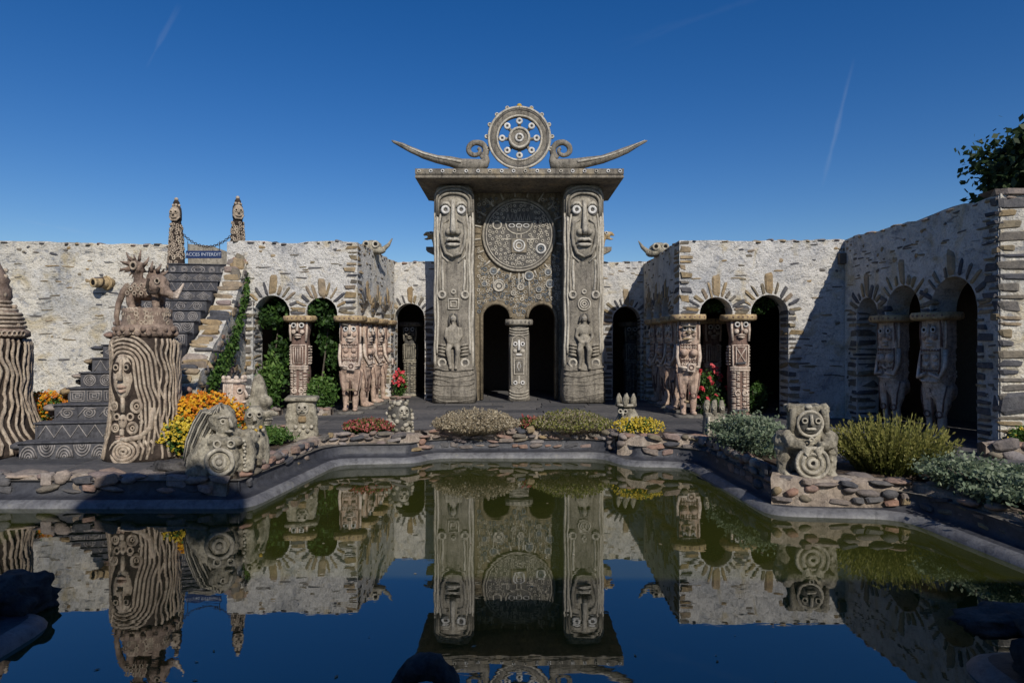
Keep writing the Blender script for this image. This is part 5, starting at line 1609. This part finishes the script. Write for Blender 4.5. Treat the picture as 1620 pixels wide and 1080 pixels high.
# barrel spout on the long wall
sp = thing("barrel_spout", "carved barrel spout sticking out of the long left wall", "spout", (-9.12, 14.28, 2.94), R(10), None, .8)
ax = Vector((-.50, -.86, -.06)).normalized()
def along(t): return ax * t
build("flange", MB().ring(along(.05), .17, .035, 24, 7, nrm=ax), M['cap'], sp)
build("barrel", MB().tube([along(-.1), along(.08), along(.2), along(.42), along(.44)], [.15, .15, .13, .12, .12], 16), M['cap'], sp)
build("mouth_ring", MB().ring(along(.44), .105, .03, 20, 7, nrm=ax), M['cap'], sp)
build("mouth_hole", MB().disc(along(.43), .085, .02, 14, nrm=ax), M['pupil'], sp)
for k in range(18):
    a = k * 2.4; t = .10 + .28 * ((k * .618) % 1)
    u = ax.cross(Vector((0, 0, 1))).normalized(); v = ax.cross(u)
    d = u * math.cos(a) + v * math.sin(a)
    build("stud", MB().ring(along(t) + d * .135, .02, .009, 8, 5, nrm=d), M['totem_dark'], sp)

# ------------------------------------------------------------------ rubble kerbs round the pond
def kerb(label, path, h, thick, nst, seed, big=1.0, z0=-.24):
    e = thing("garden_kerb", label, "low wall", (0, 0, 0))
    r = random.Random(seed)
    pts = [Vector(p) for p in path]
    segs = []
    for a, b in zip(pts, pts[1:]):
        n = max(1, int((b - a).length / .18))
        segs += [a.lerp(b, k / n) for k in range(n)]
    segs.append(pts[-1])
    vs, fs = [], []
    for i, p in enumerate(segs):
        a, b = segs[max(0, i - 1)], segs[min(len(segs) - 1, i + 1)]
        t = (b - a).normalized(); nrm = Vector((t.y, -t.x))
        w = mnoise.noise(Vector((p.x * 2, p.y * 2, seed))) * .05
        prof = [(nrm * (thick * .5), z0), (nrm * (thick * .5 - .02 + w * .3), h * .5 + z0 * .5), (nrm * (thick * .42 + w * .3), h + w * .6), (nrm * 0, h + .02 + w), (nrm * (-thick * .42), h + w * .8), (nrm * (-thick * .55), z0)]
        vs += [(p.x + o.x, p.y + o.y, z) for o, z in prof]
    k = 6
    for i in range(len(segs) - 1):
        for j in range(k - 1): fs.append((i * k + j, (i + 1) * k + j, (i + 1) * k + j + 1, i * k + j + 1)[::-1])
    fs.append(tuple(range(k))); fs.append(tuple((len(segs) - 1) * k + j for j in range(k))[::-1])
    build("mortar", MB().add(vs, fs, True).wobble(.025, 7, seed), M['mortar'], e)
    # coursed stones on the face, flat stones along the top
    length = sum((q - p).length for p, q in zip(segs, segs[1:]))
    def place(dist):
        for p, q in zip(segs, segs[1:]):
            l = (q - p).length
            if dist <= l: return p.lerp(q, dist / max(l, 1e-6)), (q - p).normalized()
            dist -= l
        return segs[-1], (segs[-1] - segs[-2]).normalized()
    zr = z0 * .85 + .03
    while zr < h + .02:
        hh = r.uniform(.05, .11) * big; u = r.uniform(0, .1)
        while u < length - .05:
            w = r.uniform(.09, .25) * big
            if r.random() < .74:
                p, t = place(u + w / 2); nrm = Vector((t.y, -t.x))
                o = p + nrm * (thick * .5 - .01 + r.uniform(-.015, .02))
                put_stone(e, (o.x, o.y, zr + hh / 2 + r.uniform(-.025, .025)), (w, .10, hh * r.uniform(.6, 1.15)), r.uniform(-.22, .22), r.choice(['rubble', 'rubble', 'slate']), r.random() < .45, rz=math.atan2(t.y, t.x))
            u += w + r.uniform(.015, .045)
        zr += hh + .018
    u = r.uniform(0, .1)
    while u < length - .05:
        w = r.uniform(.14, .34) * big
        p, t = place(u + w / 2); nrm = Vector((t.y, -t.x))
        for q in (thick * .28, -thick * .22):
            if r.random() < .66:
                o = p + nrm * (q + r.uniform(-.03, .03))
                put_stone(e, (o.x, o.y, h + .005), (w, thick * r.uniform(.36, .5), r.uniform(.05, .09)), r.uniform(-.08, .08), 'rubble', False, rz=math.atan2(t.y, t.x) + r.uniform(-.25, .25))
        u += w + r.uniform(.02, .08)
    return e
kerb("low rubble bank along the left arm of the pond", [(-7.8, 7.74), (-5.2, 7.72), (-3.85, 7.74), (-3.35, 7.66)], .0, .40, 90, 1, 1.3)
kerb("low rubble kerb beside the crouching stone woman", [(-3.42, 7.62), (-3.30, 8.6), (-3.18, 10.0), (-3.1, 10.2)], .06, .32, 70, 2)
kerb("low rubble kerb under the red sedum", [(-3.05, 10.28), (-2.4, 10.42), (-1.75, 10.44), (-1.55, 10.62)], .08, .34, 60, 3)
kerb("low rubble kerb under the dry heather", [(-1.50, 10.68), (-1.3, 10.84), (1.5, 10.84), (1.80, 10.54)], .10, .30, 95, 4)
kerb("low rubble kerb under the yellow flowers", [(1.82, 10.35), (2.05, 10.10), (3.0, 10.02)], .10, .32, 60, 5, 1.1)
kerb("low rubble kerb along the lavender", [(3.10, 9.9), (3.18, 8.6), (3.22, 7.45)], .06, .30, 60, 6)
kerb("low rubble wall under the stone guardian", [(3.02, 7.36), (3.25, 7.27), (4.45, 7.16)], .06, .42, 110, 7, .95)
kerb("low rubble wall under the green ground cover", [(4.58, 7.12), (4.74, 6.3), (4.90, 4.4)], .03, .36, 70, 8)
kerb("dark rubble kerb at the foot of the right end wall", [(6.65, 8.95), (7.4, 8.70), (8.4, 8.5)], .18, .34, 46, 9, 1.6)
kerb("low stone planter edge under the left arches", [(-5.75, 14.0), (-5.1, 13.95)], .12, .22, 16, 10)
kerb("low stone planter edge beside the slim left column", [(-4.62, 13.98), (-3.98, 13.98)], .12, .22, 14, 11)
kerb("low stone planter edge under the red geranium", [(-3.25, 16.9), (-2.85, 16.85)], .14, .22, 10, 12)
kerb("pale stone kerb line crossing the left court", [(-4.6, 11.9), (-3.9, 11.95)], .02, .10, 10, 13, .8, -.04)
for nm, poly in (("a", [(-3.9, 7.7), (-3.5, 7.8), (-3.35, 10.4), (-1.7, 10.85), (-1.4, 11.15), (1.7, 11.15), (2.2, 10.5), (3.2, 10.4), (3.45, 8.0), (3.3, 7.6), (4.8, 7.5), (5.2, 6.5), (5.3, 4.6), (6.2, 4.6), (6.0, 7.4), (4.6, 8.3), (3.9, 8.3), (3.75, 10.6), (3.0, 10.9), (2.4, 11.4), (-1.4, 11.4), (-2.6, 11.1), (-3.6, 10.55)]),
                 ("b", [(-5.2, 8.75), (-3.95, 8.85), (-4.0, 10.3), (-5.3, 10.3)])):
    mb = MB().prism(poly, 0, .05); mb.v = [(v[0], v[2], .035 - v[1]) for v in mb.v]; mb.f = [f for f in mb.f]
    build("garden_soil", mb, M['soil'], None, "structure")

# ------------------------------------------------------------------ rocks
def rock(label, loc, size, seed, m='rock', group=None):
    mb = MB().ell((0, 0, 0), (1, 1, 1), 40, 26)
    vs = []
    for v in mb.v:
        p = Vector(v); q = p + Vector((seed * 5, 0, seed))
        d = 1 + .30 * mnoise.noise(q * 1.1) + .18 * mnoise.noise(q * 2.6) + .10 * mnoise.noise(q * 6) - .22 * abs(mnoise.noise(q * 2.1 + Vector((9, 2, 4))))
        c = Vector([math.copysign(abs(t) ** .75, t) for t in p]) * d
        vs.append((c.x * size[0], c.y * size[1], c.z * size[2]))
    mb.v = vs
    o = build("boulder", mb, M[m], None); o.location = loc
    return tag(o, label, "rock", group)
rock("big dark boulder at the left bottom pond corner", (-3.55, 4.45, -.20), (.28, .26, .16), 1)
rock("dark boulder left of the corner boulder", (-4.0, 4.1, -.2), (.35, .4, .22), 2)
rock("dark boulder behind the crouching woman in shadow", (-4.25, 7.95, .0), (.30, .2, .13), 3, 'rock')
rock("flat dark rock at the foot of the crouching woman", (-4.0, 7.72, -.06), (.36, .16, .10), 4, 'rock')
rock("flat slab rock on the right bottom pond edge", (2.92, 3.66, -.0), (.34, .15, .07), 5, 'rock')
rock("dark boulder on the right bottom pond corner", (3.05, 3.30, -.06), (.34, .26, .18), 6)
rock("big dark boulder right of the pond corner", (3.7, 3.5, -.05), (.42, .28, .20), 8)
rock("dark boulder at the lower right edge", (3.5, 3.0, -.08), (.45, .35, .16), 9)
rock("dark flat boulder near the right arm of the pond", (4.95, 5.0, -.04), (.26, .36, .14), 10)
# arched dark stone at the near edge
e = thing("arched_stone", "dark arched stone rising from the water at the bottom edge", "rock", (-.49, 3.55, -.40))
e.scale = (.72, .8, .78)
build("arch", MB().tube([(.20 * math.cos(PI * 1.15 - PI * 1.3 * i / 30), 0, .05 + .21 * math.sin(PI * 1.15 - PI * 1.3 * i / 30)) for i in range(31)], .085, 24).wobble(.035, 8, 2).wobble(.012, 25, 4), M['rock'], e)

# ------------------------------------------------------------------ plants
def quads(name, P, U, V, tint, mat, parent, kind=None):
    """P centres (n,3), U and V half axes (n,3): diamond leaves"""
    n = len(P)
    vs = np.empty((n, 4, 3), np.float32)
    vs[:, 0] = P - V; vs[:, 1] = P + U; vs[:, 2] = P + V; vs[:, 3] = P - U
    me = bpy.data.meshes.new(name)
    me.vertices.add(n * 4); me.vertices.foreach_set("co", vs.ravel())
    me.loops.add(n * 4); me.loops.foreach_set("vertex_index", np.arange(n * 4, dtype=np.int32))
    me.polygons.add(n); me.polygons.foreach_set("loop_start", np.arange(n, dtype=np.int32) * 4); me.polygons.foreach_set("loop_total", np.full(n, 4, np.int32))
    me.update()
    at_ = me.attributes.new("tint", 'FLOAT', 'FACE'); at_.data.foreach_set("value", np.asarray(tint, np.float32))
    me.materials.append(M[mat]); me.validate()
    return link_mesh(name, me, None, parent, kind)

def unit(a): return a / (np.linalg.norm(a, axis=1, keepdims=True) + 1e-9)
def leaves(g, P, size, updown=.3, aspect=.55):
    n = len(P)
    V = unit(g.normal(size=(n, 3)) + np.array([0, 0, updown])); W = unit(g.normal(size=(n, 3)))
    U = unit(np.cross(V, W))
    s = size * g.uniform(.6, 1.35, (n, 1))
    return U * s * aspect, V * s

def blob(g, n, c, r3, clumps=14, spread=.34, shell=.75):
    """points gathered in clumps over an ellipsoid: uneven outline, gaps between"""
    cc = unit(g.normal(size=(clumps, 3))) * (shell * g.uniform(.55, 1.1, (clumps, 1)))
    i = g.integers(0, clumps, n)
    rad = spread * g.uniform(.6, 1.3, clumps)
    p = cc[i] + g.normal(size=(n, 3)) * rad[i][:, None] * .6
    return p * np.array(r3) + np.array(c)

def shrub(name, label, cat, loc, r3, n, size, mat, flowers=None, seed=1, group=None, clumps=14, z_floor=.0, stem=True, spread=.36):
    g = np.random.default_rng(seed)
    e = thing(name, label, cat, loc, 0, group)
    P = blob(g, n, (0, 0, r3[2] * .95), r3, clumps, spread)
    P[:, 2] = np.abs(P[:, 2] - z_floor) + z_floor
    U, V = leaves(g, P, size)
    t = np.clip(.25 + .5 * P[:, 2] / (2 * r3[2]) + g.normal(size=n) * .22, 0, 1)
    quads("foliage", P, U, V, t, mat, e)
    if stem:
        rr = random.Random(seed)
        for k in range(5):
            a = rr.uniform(0, 2 * PI)
            build("stem", MB().tube([(0, 0, -.05), (r3[0] * .3 * math.cos(a), r3[1] * .3 * math.sin(a), r3[2] * .7), (r3[0] * .6 * math.cos(a), r3[1] * .6 * math.sin(a), r3[2] * 1.4)], [.016, .011, .005], 5), M['bark'], e)
    if flowers:
        fm, fn, fs, low = flowers
        d = unit(g.normal(size=(fn, 3)) + np.array([0, -.6, .5]))
        F = d * np.array(r3) * g.uniform(.85, 1.15, (fn, 1)) + np.array([0, 0, r3[2] * .95])
        F = F[F[:, 2] > low * r3[2]]
        m = len(F)
        tint = g.uniform(0, 1, m)
        allP, allU, allV, allT = [], [], [], []
        for k in range(4):                          # crossed petals make one bloom
            N = unit(g.normal(size=(m, 3)) * .45 + np.array([0, -.8, .6])); W = unit(np.cross(N, unit(g.normal(size=(m, 3)))))
            X = np.cross(N, W); s = fs * g.uniform(.7, 1.25, (m, 1))
            s = s * .75; allP.append(F + N * .004 * k + g.normal(size=(m, 3)) * fs * .45); allU.append(W * s); allV.append(X * s); allT.append(tint)
        quads("blossom", np.concatenate(allP), np.concatenate(allU), np.concatenate(allV), np.concatenate(allT), fm, e, "stuff")
    return e

def spiky(name, label, cat, loc, r3, n, mat, seed, tips=None, width=.008, lean=.55, group=None, side_w=1.0):
    """upright stems fanning out from the base"""
    g = np.random.default_rng(seed)
    e = thing(name, label, cat, loc, 0, group)
    a = g.uniform(0, 2 * PI, n); q = np.sqrt(g.uniform(0, 1, n))
    base = np.stack([q * np.cos(a) * r3[0] * .55, q * np.sin(a) * r3[1] * .55, np.zeros(n)], 1)
    h = r3[2] * 2 * g.uniform(.6, 1.08, n) * (1 - .32 * q ** 2)
    d = unit(np.stack([np.cos(a) * q * lean, np.sin(a) * q * lean, np.ones(n)], 1) + g.normal(size=(n, 3)) * .08)
    k = 9
    P, U, V, T = [], [], [], []
    for j in range(k):
        t = (j + .5) / k
        c = base + d * (h * t)[:, None] + np.stack([np.cos(a), np.sin(a), np.zeros(n)], 1) * (q * r3[0] * .25 * t * t)[:, None]
        side = unit(np.cross(d, g.normal(size=(n, 3))))
        P.append(c); V.append(d * (h / k * .75)[:, None]); U.append(side * (width * (1.4 - .8 * t))); T.append(np.clip(.15 + .7 * t + g.normal(size=n) * .15, 0, 1))
        for _ in range(2):                          # small side leaves
            sd = unit(g.normal(size=(n, 3)) * side_w + d * .9)
            P.append(c + sd * width * 2); V.append(sd * width * 2.6); U.append(unit(np.cross(sd, g.normal(size=(n, 3)))) * width * .9); T.append(np.clip(.1 + .7 * t + g.normal(size=n) * .2, 0, 1))
    quads("stalks", np.concatenate(P), np.concatenate(U), np.concatenate(V), np.concatenate(T), mat, e)
    if tips:
        tp = base + d * h[:, None] + np.stack([np.cos(a), np.sin(a), np.zeros(n)], 1) * (q * r3[0] * .25)[:, None]
        PP, UU, VV, TT = [], [], [], []
        for _ in range(3):
            U2, V2 = leaves(g, tp, width * 2.2, .4, .7)
            PP.append(tp + g.normal(size=(n, 3)) * width * 1.2); UU.append(U2); VV.append(V2); TT.append(g.uniform(0, 1, n))
        quads("flower_tips", np.concatenate(PP), np.concatenate(UU), np.concatenate(VV), np.concatenate(TT), tips, e, "stuff")
    return e

shrub("marigold_bush", "big bush of orange and yellow marigolds behind the crouching woman", "flowers", (-4.48, 9.25, .0), (.60, .36, .42), 5200, .030, 'leaf_green', ('fl_orange', 900, .028, .45), 1, clumps=22)
g0 = shrub("marigold_bush", "yellow flowered lower bush in front of the orange marigolds", "flowers", (-4.52, 8.85, .0), (.50, .24, .27), 3200, .028, 'leaf_green', ('fl_yellow', 330, .024, .25), 2, clumps=18)
shrub("marigold_bush", "orange marigolds between the left edge totem and the stairs", "flowers", (-7.35, 9.95, .30), (.42, .3, .26), 2200, .028, 'leaf_green', ('fl_orange', 330, .026, .2), 3, clumps=14)
build("earth_mound", MB().lathe([(1, 0), (.9, .2), (.6, .34)], (-7.35, 9.95, 0), 16, .5, .4).wobble(.05, 4), M['soil'], None, "structure")
spiky("sedum_plant", "red flowering sedum on the kerb beside the ball curled bust", "flowers", (-2.42, 10.68, .05), (.44, .22, .13), 420, 'leaf_green', 4, 'fl_sedum', .011)
spiky("sedum_plant", "small tuft of red sedum between the two dry heathers", "flowers", (.32, 11.05, .05), (.20, .14, .13), 150, 'leaf_green', 5, 'fl_sedum', .010)
spiky("heather_plant", "left cushion of dry beige heather behind the pond", "plant", (-.62, 10.88, .03), (.68, .36, .215), 1900, 'leaf_dry', 6, 'leaf_dry', .008, 1.25)
spiky("heather_plant", "right cushion of dry beige heather behind the pond", "plant", (1.02, 10.92, .03), (.64, .34, .20), 1700, 'leaf_dry', 7, 'leaf_olive', .008, 1.15)
shrub("stonecrop_plant", "bright yellow flowering cushion under the crowned head", "flowers", (2.10, 10.48, .08), (.40, .22, .14), 1700, .020, 'leaf_green', ('fl_yellow', 330, .016, .3), 8, clumps=16, stem=False)
shrub("lavender_bush", "grey green lavender spilling over the right pond edge", "plant", (3.42, 9.1, .02), (.56, 1.05, .29), 11000, .026, 'leaf_grey', None, 9, clumps=34, spread=.26)
spiky("upright_shrub", "olive yellow shrub of upright spikes right of the guardian", "plant", (4.62, 7.72, .02), (.66, .42, .36), 620, 'leaf_olive', 10, None, .010, .62, None, .38)
shrub("ground_cover", "green grey ground cover spilling over the right pond edge", "plant", (4.95, 6.5, -.02), (.62, .95, .22), 11000, .026, 'leaf_grey', None, 11, clumps=40, spread=.26)
shrub("ground_cover", "mixed green ground cover at the right edge of the view", "plant", (5.45, 5.6, -.02), (.6, .7, .17), 5000, .028, 'leaf_green', None, 12, clumps=24)
shrub("small_shrub", "green bushy herb in the bed beside the small slab figure", "plant", (-3.78, 9.75, .03), (.36, .28, .15), 2400, .026, 'leaf_green', None, 13)
shrub("small_shrub", "sunlit leafy shrub in the first left arch", "plant", (-5.42, 14.15, .05), (.30, .16, .58), 2200, .050, 'leaf_green', None, 14, clumps=18)
shrub("small_shrub", "sunlit leafy shrub right of the slim left column", "plant", (-4.30, 14.18, .05), (.34, .16, .42), 2000, .045, 'leaf_green', None, 15, clumps=18)
shrub("geranium_plant", "red geranium in the planter before the left back wall", "flowers", (-3.02, 16.95, .12), (.18, .14, .38), 1100, .035, 'leaf_green', ('fl_red', 40, .045, .6), 16)
shrub("rose_bush", "rose bush with red blooms inside the first right arch", "flowers", (4.35, 14.05, .0), (.36, .26, .55), 2600, .038, 'leaf_vine', ('fl_red', 26, .05, .6), 17)
shrub("small_shrub", "small pale green plant in front of the rose bush", "plant", (4.42, 13.55, .02), (.14, .12, .22), 420, .035, 'leaf_green', ('fl_red', 6, .04, 1.2), 18)
shrub("small_shrub", "dark leafy shrub inside the second right arch", "plant", (5.45, 14.2, .0), (.34, .24, .38), 1800, .04, 'leaf_vine', None, 19)
shrub("small_shrub", "bright green plant at the foot of the right end wall", "plant", (7.45, 8.95, .12), (.42, .22, .15), 2000, .032, 'leaf_green', ('fl_yellow', 50, .02, .6), 20)

def vine(label, loc, boxes, seed, size=.055, mat='leaf_vine', stem=True):
    """climbing vine: leaves hung in a volume behind an arch"""
    g = np.random.default_rng(seed)
    e = thing("climbing_vine", label, "vine", loc, 0)
    P = []
    for (c, r3, n) in boxes: P.append(blob(g, n, c, r3, 16, .34, .8))
    P = np.concatenate(P)
    U, V = leaves(g, P, size, -.6, .7)
    quads("foliage", P, U, V, np.clip(.35 + g.normal(size=len(P)) * .28, 0, 1), mat, e)
    if stem: build("stem", MB().tube([(-.2, .1, 0), (-.15, .15, .8), (-.05, .1, 1.6), (.05, .1, 2.3)], [.03, .025, .02, .012], 6).wobble(.05, 3, seed), M['bark'], e)
    return e
vine("vine filling the first left arch", (-5.36, 14.45, 0), [((0, 0, 2.25), (.42, .3, .32), 2600), ((.05, .3, 1.4), (.40, .3, .8), 2600)], 31)
vine("vine filling the second left arch", (-4.22, 14.45, 0), [((0, -.05, 2.28), (.40, .3, .32), 2800), ((.1, .3, 1.4), (.42, .3, .85), 2800)], 32)
vine("sparse vine under the first right arch", (4.33, 13.85, 0), [((0, .05, 2.42), (.34, .2, .18), 900)], 33, .045, 'leaf_vine', False)
vine("sparse vine under the second right arch", (5.46, 13.85, 0), [((-.05, .05, 2.40), (.36, .2, .20), 850)], 34, .045, 'leaf_vine', False)
e = thing("ivy_plant", "strip of ivy creeping down the stair parapet", "ivy", (-6.08, 8.76, 0), ST_A)
g = np.random.default_rng(41); n = 2600
yy = g.uniform(2.3, 5.3, n); zt = np.array([ptop(v) for v in yy])
PP = np.stack([1.06 + np.abs(g.normal(size=n)) * .035, yy, zt - .45 - .25 * np.sin((yy - 2.3) * 1.0) + g.normal(size=n) * .13], 1)
PP = PP[PP[:, 2] > .05]; U, V = leaves(g, PP, .036, -.5, .75)
quads("foliage", PP, U, V, np.clip(.5 + g.normal(size=len(PP)) * .25, 0, 1), 'leaf_green', e)
build("stem", MB().tube([(1.08, 2.4, .05), (1.075, 2.9, .7), (1.075, 3.8, 1.4), (1.075, 5.0, 2.3)], .014, 5), M['bark'], e)

# tree behind the right wall
tr = thing("oak_tree", "dark leafy tree rising behind the right hand wall", "tree", (15.25, 17.5, -.55))
tr.scale = (1.12,) * 3
build("trunk", MB().tube([(0, 0, -.1), (.05, 0, 1.5), (-.05, .1, 3.2), (.1, 0, 5.0), (.1, 0, 7)], [.34, .27, .24, .17, .06], 12).wobble(.05, 2), M['bark'], tr)
for k in range(7):
    a = k * 2.1; z = 2.8 + .45 * k
    build("branch", MB().tube([(0, 0, z), (.8 * math.cos(a), .8 * math.sin(a), z + .7), (1.7 * math.cos(a), 1.7 * math.sin(a), z + 1.2)], [.10, .065, .02], 7), M['bark'], tr)
g = np.random.default_rng(50)
P = np.concatenate([blob(g, 21000, (0.4, 0, 5.6), (2.2, 2.2, 2.5), 70, .20, .85), blob(g, 3500, (-.7, -.2, 4.6), (1.5, 1.5, 1.0), 24, .22, .85)])
P = np.concatenate([P, blob(g, 9000, (.3, 0, 5.1), (2.0, 2.0, 2.2), 30, .35, .5)])
U, V = leaves(g, P, .10, 0, .65)
quads("crown", P, U, V, np.clip(.3 + g.normal(size=len(P)) * .25, 0, 1), 'leaf_tree', tr)

# a few fallen leaves floating on the pond
g = np.random.default_rng(77); n = 60
P = np.stack([g.uniform(-2.6, 2.4, n), g.uniform(3.4, 9.4, n), np.full(n, WATER_Z + .004)], 1)
a = g.uniform(0, 2 * PI, n); s = g.uniform(.008, .022, (n, 1))
U = np.stack([np.cos(a), np.sin(a), np.zeros(n)], 1) * s * .5; V = np.stack([-np.sin(a), np.cos(a), np.zeros(n)], 1) * s
quads("floating_leaves", P, U, V, g.uniform(0, 1, n), 'leaf_dry', None, "stuff")
